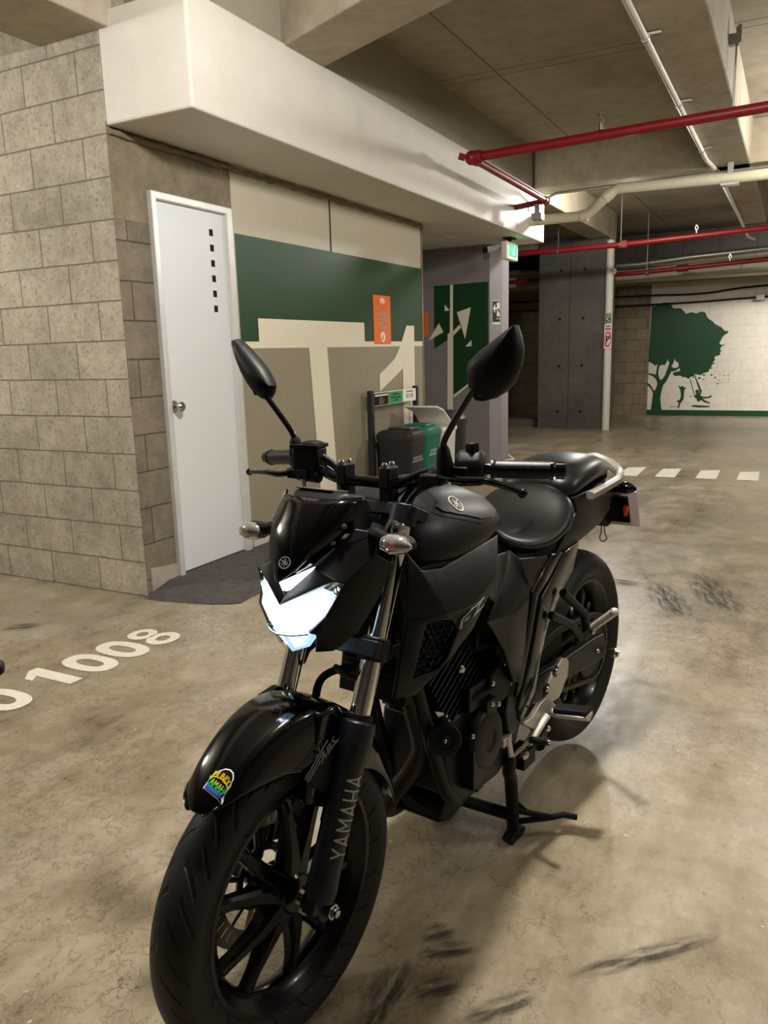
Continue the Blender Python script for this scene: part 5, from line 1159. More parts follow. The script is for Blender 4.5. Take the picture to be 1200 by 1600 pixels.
# ---------------------------------------------------------------- fuel tank
def body_loft(name, secs, mat, root, sub=2, angle=0, cap=True):
    w = MB(); rings = []
    for x, half in secs:
        rings.append([(x+(p[2] if len(p) > 2 else 0), p[0], p[1]) for p in half]+[(x+(p[2] if len(p) > 2 else 0), -p[0], p[1]) for p in reversed(half) if p[0] > 1e-6])
    w.loft(rings, True, cap); return w.build(name, mat, root, subsurf=sub)
TK = body_loft('fuel_tank', [
 (-0.255, [(0, 0.985), (.05, .983), (.085, .970), (.105, .945), (.112, .915), (.108, .885), (.085, .868), (0, .866)]),
 (-0.30, [(0, 1.012), (.055, 1.008), (.098, .990), (.128, .958), (.140, .920), (.142, .882), (.112, .860), (0, .858)]),
 (-0.36, [(0, 1.026), (.058, 1.021), (.108, .999), (.143, .962), (.156, .920), (.160, .876), (.125, .855), (0, .853)]),
 (-0.43, [(0, 1.028), (.058, 1.022), (.110, .998), (.147, .958), (.160, .917), (.163, .877), (.125, .857), (0, .853)]),
 (-0.50, [(0, 1.020), (.056, 1.013), (.106, .988), (.143, .950), (.157, .913), (.156, .880), (.120, .860), (0, .853)]),
 (-0.57, [(0, 1.006), (.052, 1.000), (.098, .977), (.134, .944), (.148, .912), (.143, .884), (.110, .863), (0, .853)]),
 (-0.64, [(0, .984), (.046, .979), (.085, .960), (.116, .934), (.128, .908), (.122, .885), (.098, .866), (0, .853)]),
 (-0.695, [(0, .950), (.040, .946), (.072, .932), (.096, .912), (.104, .895), (.100, .880), (.080, .866), (0, .855)]),
 (-0.72, [(0, .925), (.036, .922), (.062, .912), (.080, .900), (.086, .888), (.082, .876), (.066, .866), (0, .857)])], K_MATTE, BK)
# recessed gloss trim round the badge
K_TRIM = flat('tank_trim_black', (9, 9, 11), 0.42)
def wrap_patch(name, pts, mat, root, target, offd, k=4):
    w = MB(); pts = [Vector(p) for p in pts]; c = sum(pts, Vector())/len(pts); n = len(pts)
    dn = [a.lerp(b, q/k) for a, b in zip(pts, pts[1:]+pts[:1]) for q in range(k)]
    w.loft([[c+(p-c)*q for p in dn] for q in (1, 0.85, 0.7, 0.55, 0.4, 0.25, 0.1, 0.01)], True, False)
    o = w.build(name, mat, root, recalc=False, angle=0); wrap(o, target, offd); return o
for s in (1, -1):
    pts = [(-0.3769, 0.11, 0.9814), (-0.4279, 0.1, 0.9961), (-0.51, 0.09, 0.9959), (-0.6338, 0.08, 0.9784), (-0.6745, 0.09, 0.9574), (-0.6499, 0.11, 0.9327), (-0.5884, 0.125, 0.923), (-0.5154, 0.13, 0.9315), (-0.4346, 0.13, 0.9566), (-0.3873, 0.125, 0.9743)]
    wrap_patch('tank_trim', [(p[0], s*p[1], p[2]) for p in pts], K_TRIM, TK, TK, 0.003)
    w = MB(); rp_ = [(-0.6401, 0.085, 0.9778), (-0.6621, 0.095, 0.9614), (-0.653, 0.11, 0.9413), (-0.6281, 0.12, 0.927), (-0.5792, 0.13, 0.9223), (-0.5066, 0.135, 0.9309), (-0.4262, 0.135, 0.9559), (-0.3744, 0.13, 0.9758), (-0.3613, 0.12, 0.9838)]
    q = spline([(p[0], s*p[1], p[2]) for p in rp_], 5); w.tube(q, [0.0062 if i < 18 else 0.0045 for i in range(len(q))], 8)
    o = w.build('tank_ridge', K_MATTE, TK); wrap(o, TK, 0.001)
    dg = bpy.context.evaluated_depsgraph_get(); te = TK.evaluated_get(dg)
    tgt = Vector((-0.4523, 0.118, 0.9798)); oo = tgt+(Vector((0.9477, 0.9633, 1.30))-tgt)*0.5; tgt.y *= s; oo.y *= s
    ok, bc, nn, _ = te.ray_cast(oo, (tgt-oo).normalized()); bc = bc+nn*0.002
    uu = (Vector((-1, 0, 0))*s-nn*(Vector((-1, 0, 0))*s).dot(nn)).normalized(); vv = nn.cross(uu)
    w = MB(); w.lathe([(-0.012, 0.0205), (0.0, 0.0205), (0.0005, 0.0)], bc, nn, 32); bp = w.build('badge', K_GLOSS, TK)
    forks_emblem(bp, tuple(bc), uu, vv, 0.0212, K_ALU, True, 'emblem')
w = MB(); w.lathe([(0, 0.055), (0.010, 0.055), (0.014, 0.045), (0.014, 0.0)], (-0.50, 0, 1.012), (-0.12, 0, 1), 32); w.build('fuel_cap', K_ENG, TK)

# ---------------------------------------------------------------- seats
body_loft('rider_seat', [
 (-0.690, [(0, .905), (.045, .900), (.075, .885), (.090, .865), (.085, .850), (0, .84)]),
 (-0.74, [(0, .862), (.055, .860), (.095, .850), (.112, .830), (.104, .812), (0, .80)]),
 (-0.82, [(0, .838), (.060, .837), (.112, .828), (.138, .808), (.128, .788), (0, .775)]),
 (-0.92, [(0, .840), (.065, .840), (.122, .834), (.156, .815), (.146, .785), (0, .77)]),
 (-1.00, [(0, .878), (.068, .877), (.124, .870), (.158, .848), (.150, .805), (0, .775)]),
 (-1.055, [(0, .922), (.060, .920), (.110, .908), (.144, .880), (.140, .822), (0, .785)]),
 (-1.085, [(0, .930), (.050, .925), (.090, .905), (.112, .875), (.110, .826), (0, .80)]),
 (-1.11, [(0, .925), (.045, .915), (.080, .89), (.098, .866), (.096, .836), (0, .81)])], K_SEAT, BK)
body_loft('passenger_seat', [
 (-1.065, [(0, .940), (.055, .936), (.095, .918), (.108, .895), (.100, .870), (0, .86)]),
 (-1.12, [(0, .972), (.060, .969), (.106, .952), (.126, .925), (.118, .885), (0, .875)]),
 (-1.22, [(0, .988), (.060, .985), (.106, .972), (.130, .945), (.122, .900), (0, .885)]),
 (-1.32, [(0, .986), (.056, .983), (.098, .971), (.120, .945), (.113, .903), (0, .89)]),
 (-1.40, [(0, .972), (.050, .970), (.086, .958), (.104, .935), (.098, .903), (0, .893)]),
 (-1.45, [(0, .945), (.042, .942), (.070, .930), (.084, .915), (.078, .897), (0, .89)])], K_SEAT, BK)

# ---------------------------------------------------------------- tank side panels and air scoops
a = (-0.2312, 0.145, 0.9293); b = (-0.2599, 0.16, 0.8881); c = (-0.3226, 0.164, 0.8785); d = (-0.5079, 0.15, 0.8866); e = (-0.6213, 0.132, 0.8828)
f = (-0.5687, 0.16, 0.8497); g = (-0.5052, 0.186, 0.8189); h = (-0.4655, 0.192, 0.7845); i_ = (-0.379, 0.198, 0.7874); j = (-0.2962, 0.194, 0.792); k_ = (-0.2161, 0.152, 0.7978)
f2 = (-0.6832, 0.125, 0.8254); g2 = (-0.6353, 0.14, 0.7716); h2 = (-0.582, 0.15, 0.7257)
surf('tank_side_panel', [[a, b, j, k_], [b, c, i_, j], [c, d, i_], [d, f, g, i_], [i_, g, h], [d, e, f], [f, f2, g2, g], [g, g2, h2, h]], K_MATTE, BK, 0.010, 0.006)
L1 = (-0.1867, 0.14, 0.6455); L2 = (-0.2413, 0.152, 0.6352); L3 = (-0.3251, 0.178, 0.6855); L4 = (-0.3907, 0.194, 0.7322)
n1 = (-0.2541, 0.172, 0.7823); n2 = (-0.3169, 0.19, 0.7772); n3 = (-0.3436, 0.19, 0.7475); n4 = (-0.3178, 0.178, 0.6935); n5 = (-0.2931, 0.169, 0.6729); n6 = (-0.2313, 0.152, 0.6725)
sc = surf('air_scoop', [[k_, j, n2, n1], [k_, n1, n6, L1], [j, i_, n3, n2], [i_, h, L4, n3], [n3, L4, L3, n4], [n4, L3, L2, n5], [n5, L2, L1, n6]], K_MATTE, BK, 0.012, 0.003)
for s, par in ((1, sc[0]), (-1, sc[1])):
    w = MB(); P = [(p[0], s*(p[1]-0.016), p[2]) for p in (n1, n2, n3, n4, n5, n6)]; w.ngon([(p[0], p[1]-s*0.02, p[2]) for p in P]); w.build('scoop_backing', K_PLASTD, par, smooth=False)
    # honeycomb grille
    w = MB(); o0 = Vector(P[5]); ux = (Vector(P[4])-o0).normalized(); nrm = ux.cross(Vector(P[0])-o0).normalized(); uy = nrm.cross(ux)
    P2 = [((Vector(p)-o0).dot(ux), (Vector(p)-o0).dot(uy)) for p in P]
    def inside(x, y):
        r = False
        for q in range(len(P2)):
            x1, y1 = P2[q]; x2, y2 = P2[q-1]
            if (y1 > y) != (y2 > y) and x < (x2-x1)*(y-y1)/(y2-y1)+x1: r = not r
        return r
    R_ = 0.0085
    for iy in range(-6, 26):
        for ix in range(-8, 16):
            cx = ix*R_*1.732+(iy % 2)*R_*0.866; cy = iy*R_*1.5
            if not inside(cx, cy): continue
            def hp(q, rr): return o0+ux*(cx+rr*cos(radians(60*q+30)))+uy*(cy+rr*sin(radians(60*q+30)))
            for q in range(6):
                w.add([hp(q, R_), hp(q+1, R_), hp(q+1, R_*0.83), hp(q, R_*0.83)], [(0, 1, 2, 3)])
    w.build('scoop_grille', K_PLAST, par, smooth=False, solid=0.004)
# lettering on the scoop
w = MB()
def stroke(pts, yy=.1965):
    return w.ngon(pts)
stroke([(-0.3389, 0.1945, 0.75), (-0.3477, 0.1945, 0.7501), (-0.353, 0.196, 0.7687), (-0.3942, 0.199, 0.7823), (-0.3914, 0.199, 0.7846), (-0.3489, 0.196, 0.7714), (-0.3429, 0.1955, 0.7657)])
stroke([(-0.3565, 0.1955, 0.7609), (-0.3702, 0.1965, 0.7628), (-0.3797, 0.1975, 0.771), (-0.3573, 0.196, 0.7659)])
stroke([(-0.3863, 0.197, 0.7616), (-0.3947, 0.197, 0.7617), (-0.439, 0.196, 0.791), (-0.4346, 0.196, 0.7918)])
stroke([(-0.3943, 0.199, 0.783), (-0.3969, 0.199, 0.7804), (-0.4233, 0.197, 0.7849), (-0.439, 0.196, 0.791)])
stroke([(-0.3905, 0.197, 0.7614), (-0.4096, 0.1975, 0.7706), (-0.4369, 0.1955, 0.7755), (-0.4338, 0.1955, 0.7726)])
w.build('lettering', K_LETG, sc[0], smooth=False, recalc=False, solid=0.0008)

# ---------------------------------------------------------------- side covers below the seat
A1 = (-0.7152, 0.112, 0.8229); A2 = (-0.7244, 0.135, 0.8014); A3 = (-0.8836, 0.14, 0.7722); A4 = (-0.8147, 0.146, 0.7218); A5 = (-0.751, 0.152, 0.7161); A6 = (-0.6323, 0.162, 0.6869); A7 = (-0.5183, 0.16, 0.7052); A8 = (-0.5973, 0.15, 0.7629)
B1 = (-0.7312, 0.16, 0.7016); B2 = (-0.7227, 0.155, 0.596); B3 = (-0.7338, 0.142, 0.4776); B4 = (-0.6844, 0.142, 0.4944); B5 = (-0.6145, 0.155, 0.596); B6 = (-0.5607, 0.15, 0.6736)
surf('side_cover', [[A1, A2, A5, A8], [A2, A3, A4, A5], [A8, A5, A6, A7], [A5, B1, A6], [A6, B1, B2, B5], [A7, A6, B5, B6], [B5, B2, B3, B4]], K_MATTE, BK, 0.012, 0.004)
C1 = (-0.8949, 0.142, 0.7733); C2 = (-0.9687, 0.142, 0.7636); C3 = (-0.8636, 0.15, 0.715); C4 = (-0.7905, 0.156, 0.6929); C5 = (-0.7521, 0.158, 0.604); C6 = (-0.7208, 0.145, 0.4678); C7 = (-0.7034, 0.138, 0.4436); C8 = (-0.726, 0.15, 0.5856); C9 = (-0.7556, 0.155, 0.7105)
surf('side_strip', [[C1, C2, C3, C9], [C9, C3, C4], [C9, C4, C5, C8], [C8, C5, C6, C7]], K_GLOSS, BK, 0.012, 0.003)
D1 = (-1.0188, 0.128, 0.7506); D2 = (-1.1416, 0.118, 0.7521); D3 = (-1.0946, 0.12, 0.68); D4 = (-0.9898, 0.128, 0.634); D5 = (-0.9016, 0.135, 0.5791); D6 = (-0.8499, 0.138, 0.5071); D7 = (-0.8278, 0.135, 0.4194); D8 = (-0.7634, 0.125, 0.3492); D9 = (-0.7383, 0.128, 0.3994); D10 = (-0.7773, 0.14, 0.5063); D11 = (-0.8082, 0.142, 0.5917); D12 = (-0.8362, 0.142, 0.6695); D13 = (-0.9144, 0.138, 0.7055)
surf('rear_frame_cover', [[D1, D2, D3, D13], [D13, D3, D4, D12], [D12, D4, D5, D11], [D11, D5, D6, D10], [D10, D6, D7, D9], [D9, D7, D8]], flat('semi_gloss_black', (16, 15, 15), 0.24, 0.0, coat=0.4), BK, 0.012, 0.004)
# tail cowl
T2 = (-0.9612, 0.12, 0.7447); T3 = (-1.1615, 0.108, 0.7467); T4 = (-1.3596, 0.095, 0.7602); T5 = (-1.459, 0.088, 0.7844); T6 = (-1.4793, 0.085, 0.8413); T7 = (-1.4631, 0.088, 0.869); T8 = (-1.2198, 0.11, 0.8885); T9 = (-1.0879, 0.118, 0.89); T11 = (-1.2362, 0.112, 0.8631); T12 = (-1.108, 0.122, 0.845); T13 = (-1.0644, 0.124, 0.8131)
surf('tail_cowl', [[T9, T8, T11, T12], [T8, T7, T6, T11], [T11, T6, T5, T4], [T12, T11, T4, T13], [T13, T4, T3], [T13, T3, T2]], K_MATTE, BK, 0.012, 0.004)
w = MB(); w.loft([[(-1.10, -.10, .86), (-1.10, .10, .86), (-1.10, .10, .76), (-1.10, -.10, .76)], [(-1.40, -.085, .885), (-1.40, .085, .885), (-1.40, .08, .80), (-1.40, -.08, .80)], [(-1.52, -.05, .885), (-1.52, .05, .885), (-1.50, .05, .82), (-1.50, -.05, .82)]]); w.build('tail_body', K_PLASTD, BK, bevel=0.006)
w = MB(); w.loft([[(-1.50, -.045, .88), (-1.50, .045, .88), (-1.50, .045, .83), (-1.50, -.045, .83)], [(-1.545, -.035, .875), (-1.545, .035, .875), (-1.54, .035, .84), (-1.54, -.035, .84)]]); w.build('tail_lamp', K_RED, BK, bevel=0.006)
w = MB(); w.prism([(-1.42, 0.085, .90), (-1.455, 0.07, .935), (-1.46, 0.04, .94), (-1.44, 0.04, .90)], (0, -0.01, 0)); w.rng(-1.475, -1.44, -0.07, 0.07, 0.885, 0.925); w.build('rail_mount', K_PLASTD, BK, bevel=0.004)
# grab rail: flat ring round the tail
w = MB(); pth = [(-1.16, .138, .885), (-1.30, .140, .893), (-1.42, .128, .896), (-1.495, .100, .905), (-1.525, .055, .925), (-1.53, 0.0, .938)]
pth = spline(pth+[(x, -y, z) for x, y, z in reversed(pth[:-1])], 5); rings = []
for i, p in enumerate(pth):
    t = (pth[min(i+1, len(pth)-1)]-pth[max(i-1, 0)]).normalized(); n = Vector((0, 0, 1)).cross(t).normalized(); m = abs(i/(len(pth)-1)-0.5)*2
    hh = 0.018 if m < 0.62 else 0.012; ww = 0.012
    rings.append([p+n*ww*a+Vector((0, 0, 1))*hh*b for a, b in ((-1, -0.5), (-0.5, -1), (0.5, -1), (1, -0.5), (1, 0.5), (0.5, 1), (-0.5, 1), (-1, 0.5))])
w.loft(rings); w.build('grab_rail', K_RAIL, BK, angle=40, bevel=0.001)
# plate holder, plate, reflector
w = MB(); w.prism([(-1.44, 0.04, .83), (-1.52, 0.04, .83), (-1.62, 0.04, .71), (-1.58, 0.04, .70), (-1.46, 0.04, .78)], (0, -0.08, 0)); w.build('plate_holder', K_PLASTD, BK, bevel=0.005)
w = MB(); w.box((-1.605, 0.005, .765), (0.005, 0.255, 0.135), Euler((0, radians(20), 0))); LP = w.build('licence_plate', K_PLATE, BK, smooth=False, bevel=0.001)
tag(LP, 'pale licence plate seen from behind')
w = MB(); w.box((-1.585, 0.060, .765), (0.012, 0.095, 0.100), Euler((0, radians(20), 0))); RF = w.build('side_reflector', K_PLASTD, BK, bevel=0.004)
w = MB(); w.sphere((-1.578, 0.098, .770), (0.006, 0.010, 0.03)); w.build('reflector_lens', K_AMBER, RF)
w = MB(); q = spline([(-1.5, 0.0465, 0.7279), (-1.5, 0.0453, 0.6974), (-1.5, 0.0415, 0.6774), (-1.5, 0.0527, 0.6679), (-1.5, 0.0653, 0.6803), (-1.5, 0.0583, 0.6989), (-1.5, 0.0552, 0.7288)], 4); w.tube(q, 0.0018, 6); w.build('wire_loop', K_ENGD, BK)

# ---------------------------------------------------------------- frame, engine, exhaust
w = MB(); w.rng(-1.02, -0.40, -0.085, 0.085, 0.58, 0.85); w.rng(-0.42, -0.30, -0.06, 0.06, 0.66, 0.95); w.rng(-1.10, -0.66, -0.095, 0.095, 0.42, 0.60)
w.rng(-1.42, -1.0, -0.07, 0.07, 0.78, 0.86); w.rng(-1.14, -0.74, -0.112, 0.112, 0.70, 0.80)
FR = w.build('frame', K_PLASTD, BK, bevel=0.02, angle=40)
for s in (1, -1):
    w = MB(); w.tube(spline([(-0.30, s*.045, .90), (-0.335, s*.06, .72), (-0.385, s*.070, .52), (-.455, s*.080, .31), (-.50, s*.085, .25)], 5), 0.017, 12)
    w.tube([(-0.32, s*.05, .86), (-0.50, s*.075, .70), (-0.70, s*.095, .62)], 0.017, 10)
    w.build('frame_tube', K_ENG, FR)
w = MB()   # crankcase and gearbox
w.prism([(-0.46, .095, .47), (-0.44, .095, .38), (-0.46, .095, .28), (-0.52, .095, .235), (-0.70, .095, .225), (-0.80, .095, .27), (-0.85, .095, .36), (-0.84, .095, .46), (-0.72, .095, .50), (-0.58, .095, .48)], (0, -.19, 0))
ENG = w.build('engine', K_ENG, BK, bevel=0.012, angle=40)
w = MB()   # cylinder barrel and head
for q in range(12):
    t = q/11; w.box((-.545+.115*t, 0, .485+.175*t), (.165, .185, .0060), Euler((0, radians(31), 0)))
w.box((-.49, 0, .565), (.12, .15, .25), Euler((0, radians(31), 0)))
w.build('cylinder_fins', K_ENG, ENG, smooth=False, bevel=0.0012)
w = MB(); w.box((-.425, 0, .690), (.15, .17, .06), Euler((0, radians(31), 0))); w.build('cylinder_head', K_ENG, ENG, bevel=0.012)
w = MB(); w.lathe([(0, .078), (.022, .077), (.034, .070), (.038, .058), (.0385, .030), (.0345, .026), (.034, 0.0)], (-.585, .095, .385), (0.12, 1, 0.05), 40)
w.box((-.530, .105, .335), (.05, .05, .10)); w.box((-.60, .108, .455), (.05, .04, .05))
w.box((-.555, .10, .292), (.03, .04, .06)); SCV = w.build('generator_cover', K_ENG, ENG, bevel=0.003, angle=35)
for p in ((-.515, .120, .420), (-.520, .122, .335), (-.645, .120, .345), (-.60, .125, .468)): bolt(SCV, p, (0.1, 1, 0.05), .0075)
w = MB(); w.lathe([(0, .050), (.020, .049), (.024, .045), (.0245, 0.0)], (-.655, .100, .500), (0.15, 1, 0.05), 32); w.rng(-.60, -.52, .06, .112, .47, .53); CCV = w.build('cam_cover', K_ENG, ENG, bevel=0.003)
for aa in (20, 110, 200, 290):
    w = MB(); cx, cz = -.655+.050*cos(radians(aa)), .500+.050*sin(radians(aa)); w.tube([(cx, .100, cz), (cx, .122, cz)], .010, 10); w.build('cover_boss', K_ENG, CCV); bolt(CCV, (cx, .122, cz), (0.1, 1, 0.05), .0078)
panel('sprocket_cover', [(-.70, .128, .515), (-.735, .125, .535), (-.785, .115, .515), (-.800, .112, .43), (-.775, .115, .345), (-.735, .122, .325), (-.690, .128, .345), (-.665, .130, .42)], K_ENG, ENG, .03, .005, False)
w = MB(); w.tube([(-.62, .055, .60), (-.68, .075, .605), (-.73, .06, .62)], [.028, .034, .03], 18); w.tube([(-.555, .05, .60), (-.60, .06, .60)], .024, 14); w.build('throttle_body', K_ENG, ENG)
w = MB(); w.tube(spline([(-.60, .085, .60), (-.575, .10, .64), (-.59, .10, .67), (-.63, .09, .69)], 5), .006, 8); w.build('engine_hose', K_RUB, ENG)
w = MB(); w.tube(spline([(-.52, .10, .50), (-.56, .118, .505), (-.62, .12, .50)], 5), .007, 8); w.build('engine_hose', K_RUB, ENG)
bolt(ENG, (-.505, .098, .585), (0.2, 1, 0), .010)
w = MB(); w.lathe([(0, .024), (.016, .038), (.022, .0385), (.026, .036), (.027, .022), (.024, .020), (.025, .013), (.028, .010), (.029, 0.0)], (-0.4131, 0.105, 0.4606), (0.75, 0.65, 0.08), 36); w.tube([(-0.4325, 0.1, 0.4849), (-0.4646, 0.07, 0.4949)], 0.006, 8); HN = w.build('horn', K_PLAST, BK, angle=30)
w = MB(); w.prism([(-0.4064, 0.09, 0.5176), (-0.4218, 0.09, 0.4959), (-0.4678, 0.09, 0.4674), (-0.468, 0.09, 0.4815), (-0.4328, 0.09, 0.5053)], (0, -.003, 0)); w.build('horn_bracket', K_BOLT, HN, smooth=False)
w = MB(); w.sphere(tuple(Vector((-0.4131, 0.105, 0.4606))+Vector((0.75, .65, .08)).normalized()*.028), .0055, 10, 6); w.build('horn_centre', K_BOLT, HN)
# exhaust
w = MB(); w.tube(spline([(-.415, .045, .640), (-.375, .05, .600), (-.372, .05, .545), (-.405, .045, .455), (-.425, .035, .400), (-.415, .010, .340), (-.395, -.030, .275), (-.43, -.065, .215), (-.52, -.085, .185), (-.66, -.105, .195), (-.85, -.13, .235), (-1.0, -.16, .28)], 6), .0215, 16); EX = w.build('exhaust_pipe', K_EXH, BK)
w = MB(); ml = [(-.98, -.165, .285), (-1.02, -.17, .30), (-1.10, -.175, .335), (-1.40, -.18, .475), (-1.44, -.18, .493)]; w.tube(ml, [.026, .050, .062, .060, .045], 20, True, 0.8); w.build('muffler', K_ENG, EX)
w = MB()
for q in range(3): w.tube([(-1.18, -.118, .36+.022*q), (-1.40, -.122, .46+.022*q)], .008, 8)
w.build('muffler_shield', K_RAIL, EX)
w = MB(); w.prism([(-.50, .05, .235), (-.475, .05, .19), (-.53, .05, .165), (-.64, .05, .18), (-.66, .05, .225)], (0, -.14, 0)); w.build('engine_guard', K_ENGD, BK, bevel=.01)
w = MB(); w.box((-.345, -.02, .62), (.03, .18, .13), Euler((0, radians(-12), 0))); 
for q in range(8): w.box((-.332, -.02, .565+.014*q), (.012, .17, .003), Euler((0, radians(-12), 0)))
w.build('oil_cooler', K_ENGD, BK, bevel=.002)
for (p, q) in (((-0.2632, 0.07, 0.7054), (-0.3516, 0.05, 0.7005)), ((-0.309, 0.06, 0.7049), (-0.3749, 0.05, 0.6696))):
    w = MB(); w.tube([p, q], .005, 8); w.build('cable_fitting', K_BOLT, BK)
w = MB(); w.box((-0.3415, 0.05, 0.6865), (.03, .02, .03)); w.tube(spline([(-0.2879, 0.02, 0.6378), (-0.2627, 0.06, 0.684), (-0.2899, 0.06, 0.6887)], 4), .006, 8); w.tube(spline([(-0.2516, 0, 0.632), (-0.186, 0.02, 0.6663), (-0.1224, 0.05, 0.7147)], 4), .006, 8); w.build('wiring', K_RUB, BK)

# ---------------------------------------------------------------- swingarm, chain, pegs, stand
S1 = (-1.0235, 0.125, 0.4296); S2 = (-1.2651, 0.125, 0.4187); S3 = (-1.3464, 0.125, 0.4097); S4 = (-1.3676, 0.125, 0.3555); S5 = (-1.3473, 0.125, 0.3299); S6 = (-1.0265, 0.125, 0.3646)
panel('swingarm', [(-.80, .118, .445), S1, S2, S3, S4, S5, S6, (-.80, .118, .375)], K_ENG, BK, .028, .005)
w = MB(); w.tube([(-.80, -.13, .41), (-.80, .13, .41)], .03, 16); w.tube([(-1.02, -.10, .41), (-1.02, .10, .41)], .028, 14); w.build('swingarm_pivot', K_ENG, BK)
bolt(BK, tuple(Vector((-1.2763, 0.128, 0.376))), (0, 1, 0), .007)
CH = []
def chain_pts():
    out = []; f_ = Vector((-.76, .082, .41)); r_ = Vector((-1.36, .082, .345))
    for q in range(30): t = q/29; out.append((f_+(r_-f_)*t+Vector((0, 0, .035+.066*t))))
    for q in range(1, 12): an = radians(90+180*q/12); out.append(r_+Vector((cos(an)*.103, 0, sin(an)*.103)))
    for q in range(30): t = 1-q/29; out.append((f_+(r_-f_)*t+Vector((0, 0, -.035-.066*t))))
    return out
w = MB(); cp = chain_pts()
for q in range(len(cp)-1):
    a_, b_ = cp[q], cp[q+1]; m_ = (a_+b_)/2; dv = b_-a_; an = atan2(dv.z, dv.x)
    for yy in (-.006, .006): w.box((m_.x, m_.y+yy, m_.z), (dv.length*0.86, .003, .013), Matrix.Rotation(-an, 3, 'Y'))
w.build('drive_chain', flat('chain_metal', (52, 48, 44), 0.4, 0.8), BK, smooth=False)
panel('chain_guard', [(-.86, .098, .50), (-1.05, .098, .515), (-1.33, .098, .480), (-1.40, .098, .455), (-1.40, .098, .435), (-1.33, .098, .462), (-1.05, .098, .495), (-.86, .098, .47)], K_PLAST, BK, .02, .003, False)
# passenger peg bracket
for s in (1, -1):
    w = MB(); pts_ = [(-0.8834, 0.15, 0.6105), (-0.9977, 0.158, 0.5523), (-1.064, 0.16, 0.4924), (-1.0979, 0.165, 0.5057), (-1.0834, 0.158, 0.5605), (-0.9671, 0.145, 0.6502)]
    pts_ = [(p[0], s*p[1], p[2]) for p in pts_]
    w.tube([pts_[0], pts_[1], pts_[2]], .012, 10); w.tube([pts_[5], pts_[4], pts_[3]], .012, 10); w.tube([pts_[2], pts_[3]], .014, 10); w.sphere(pts_[3], .017)
    PB = w.build('passenger_peg_bracket', K_ENG, BK)
    q0 = Vector((-1.101, 0.175, 0.5125)); q1 = Vector((-1.0218, 0.268, 0.6019)); q0.y *= s; q1.y *= s; dv = q1-q0
    w = MB(); w.tube([q0+dv*t for t in (0, .05, .1)], .010, 10)
    n_ = 24; w.tube([q0+dv*(0.08+0.9*t/n_) for t in range(n_+1)], [.0115 if t % 2 else .0095 for t in range(n_+1)], 12); w.sphere(tuple(q1), .012); w.build('passenger_footpeg', K_ALU, PB, angle=20)
    bolt(PB, tuple(Vector(pts_[3])+Vector((0, s*.014, 0))), (0, s, 0), .009)
# rider peg bracket in silver aluminium
G = [(-0.9686, 0.15, 0.4635), (-0.9778, 0.15, 0.4509), (-0.971, 0.15, 0.412), (-0.9174, 0.15, 0.3702), (-0.8716, 0.152, 0.3757), (-0.8964, 0.156, 0.3521), (-0.8971, 0.156, 0.3332), (-0.8315, 0.156, 0.36), (-0.7985, 0.15, 0.3341), (-0.7613, 0.146, 0.3416), (-0.7178, 0.142, 0.3713), (-0.7249, 0.142, 0.3771), (-0.7626, 0.145, 0.3764), (-0.8009, 0.148, 0.3972), (-0.8352, 0.15, 0.4022), (-0.8345, 0.15, 0.4259), (-0.8535, 0.15, 0.4458), (-0.9338, 0.15, 0.4791)]
PBK = panel('footpeg_bracket', [(p[0], p[1]+.012, p[2]) for p in G], K_ALU, BK, .014, .003)
for s, pb in ((1, PBK[0]), (-1, PBK[1])):
    for p in ((-0.8865, 0.164, 0.4569), (-0.8315, 0.164, 0.4269)):
        w = MB(); w.lathe([(-.004, .0155), (0, .0155), (.0005, .0125), (-.003, .012), (-.003, 0)], (p[0], s*p[1], p[2]), (0, s, 0), 20); w.build('bolt_recess', K_ENG, pb); bolt(pb, (p[0], s*(p[1]-.003), p[2]), (0, s, 0), .009)
    p0 = Vector((-0.8606, 0.172, 0.3524)); p1 = Vector((-0.8827, 0.262, 0.3563)); p0.y *= s; p1.y *= s; dv = p1-p0
    fwdv = Vector((1, 0, 0)); rings = []
    for t, hw in ((0, .016), (.15, .022), (.9, .025), (1.0, .020)):
        c_ = p0+dv*t; rings.append([c_+fwdv*hw+Vector((0, 0, -.002)), c_+fwdv*hw+Vector((0, 0, .006)), c_-fwdv*hw+Vector((0, 0, .006)), c_-fwdv*hw+Vector((0, 0, -.004)), c_+Vector((0, 0, -.016))])
    w = MB(); w.loft(rings); w.tube([p0-dv*.12, p0+dv*.05], .012, 12); FP = w.build('rider_footpeg', K_ALU, pb, bevel=.002)
    w = MB(); rings = []
    for t, hw in ((.03, .018), (.10, .022), (.95, .024), (.98, .020)):
        c_ = p0+dv*t+Vector((0, 0, .007)); rings.append([c_+fwdv*hw, c_+fwdv*hw*.9+Vector((0, 0, .013)), c_-fwdv*hw*.9+Vector((0, 0, .013)), c_-fwdv*hw])
    w.loft(rings); w.build('peg_rubber', K_RUB, FP, bevel=.004)
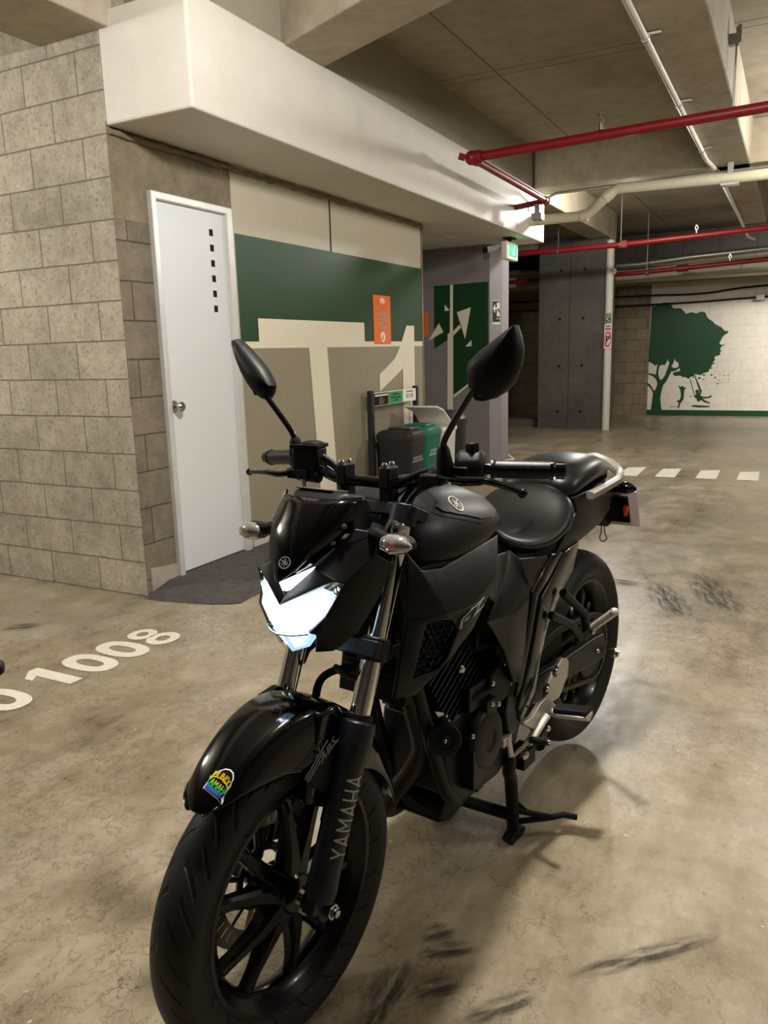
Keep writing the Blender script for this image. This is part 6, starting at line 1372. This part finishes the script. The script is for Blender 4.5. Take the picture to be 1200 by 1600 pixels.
# gear shift linkage
w = MB(); w.tube([(-0.8199, 0.165, 0.3581), (-0.7968, 0.165, 0.3497), (-0.7476, 0.16, 0.3213), (-0.7298, 0.158, 0.3162)], [.010, .009, .0085, .008], 10, True, 1.5)
w.tube([(-0.7255, 0.16, 0.3222), (-0.7029, 0.15, 0.3084), (-0.6841, 0.14, 0.2965)], .0048, 8); SL = w.build('shift_lever', K_ALU, BK)
w = MB(); w.box((-0.6746, 0.125, 0.3399), (.045, .014, .022)); w.tube([(-0.6752, 0.13, 0.3498), (-0.682, 0.132, 0.323), (-0.681, 0.138, 0.2973)], .010, 8, True, .7); w.build('shift_arm', K_ALU, SL, bevel=.002)
w = MB(); s0_ = Vector((-0.7271, 0.168, 0.3309)); s1_ = Vector((-0.7148, 0.222, 0.3468)); dv = s1_-s0_; w.tube([s0_+dv*t/14 for t in range(15)], [.0098 if t % 2 else .0085 for t in range(15)], 12); w.build('shift_peg', K_RUB, SL, angle=20)
w = MB(); w.sphere(tuple(s1_), .006); w.build('shift_peg_end', K_BOLT, SL)
w = MB(); w.box((-0.8162, 0.1, 0.2271), (.07, .05, .05)); w.tube([(-0.7418, 0.12, 0.271), (-0.8831, 0.1, 0.2194)], .014, 10); w.tube([(-0.8739, 0.13, 0.289), (-0.8962, 0.09, 0.2067)], .012, 10); w.build('stand_pivot', K_ENGD, BK, bevel=.006)
bolt(BK, (-0.7778, 0.128, 0.2532), (0.3, 1, 0), .012); bolt(BK, (-0.8667, 0.15, 0.2977), (0.3, 1, 0), .009)
w = MB(); w.tube([(-.90, .11, .225), (-1.02, .06, .20)], .02, 10); w.build('frame_lower_tube', K_ENGD, BK)
# centre stand
w = MB()
fl_ = Vector((-.775, .098, .012)); fr_ = Vector((-.765, -.115, .012))
w.tube(spline([(-0.7388, 0.105, 0.2678), (-0.7419, 0.1, 0.2155), (-.765, .094, .18), (-.772, .096, .09), tuple(fl_)], 4), .0175, 14)
w.tube(spline([(-.72, -.10, .24), (-.74, -.108, .15), (-.76, -.113, .07), tuple(fr_)], 4), .0165, 12)
w.tube([(-.765, .096, .075), (-.757, -.112, .070)], .0165, 14)
CS = w.build('centre_stand', K_ENGD, BK)
for p in (fl_, fr_):
    w = MB(); w.prism([(p.x+.045, p.y, .020), (p.x+.030, p.y, .002), (p.x-.030, p.y, 0.0), (p.x-.048, p.y, .014), (p.x-.035, p.y, .024), (p.x, p.y, .034)], (0, -.03, 0)); w.v = [(x, y+.015, z) for x, y, z in w.v]; w.build('stand_foot', K_ENGD, CS, bevel=.003)
w = MB(); t0 = Vector((-0.8432, 0.1777, 0.055)); t1 = Vector((-0.8671, 0.2004, 0.058)); t2 = Vector((-0.8877, 0.2304, 0.05))
w.tube([(-.772, .098, .088), tuple(t0.lerp(Vector((-.772, .098, .088)), .35)), tuple(t0), tuple(t1), tuple(t2)], .0085, 10); w.tube([(-.775, .10, .050), tuple(t0)], .0085, 10)
w.prism([(-.772, .100, .125), (-.772, .100, .088), tuple(t0.lerp(Vector((-.772, .098, .088)), .5))], (0, -.006, 0)); w.build('stand_lever', K_ENGD, CS, bevel=.001)

# grip and bar of another motorcycle at the left edge
ob_ = thing('handlebar', 'black handlebar end of another motorcycle at the left edge', 'handlebar', (0.50, 1.25, 0))
g0 = Vector((0.7028, 1.0072, 0.86)); gd = Vector((-0.62, 0.66, 0.0)).normalized()
w = MB(); w.tube([g0+gd*.0, g0+gd*.012, g0+gd*.03, g0+gd*.15], [.008, .017, .019, .018], 16); w.v = [(x-.5, y-1.25, z) for x, y, z in w.v]; w.build('grip', K_RUB, ob_)
w = MB(); w.tube([g0+gd*.10, g0+gd*.35, g0+gd*.42+Vector((0, 0, -.06)), g0+gd*.42+Vector((0, 0, -.86))], .012, 10); w.v = [(x-.5, y-1.25, z) for x, y, z in w.v]; w.build('bar', K_GLOSS, ob_)
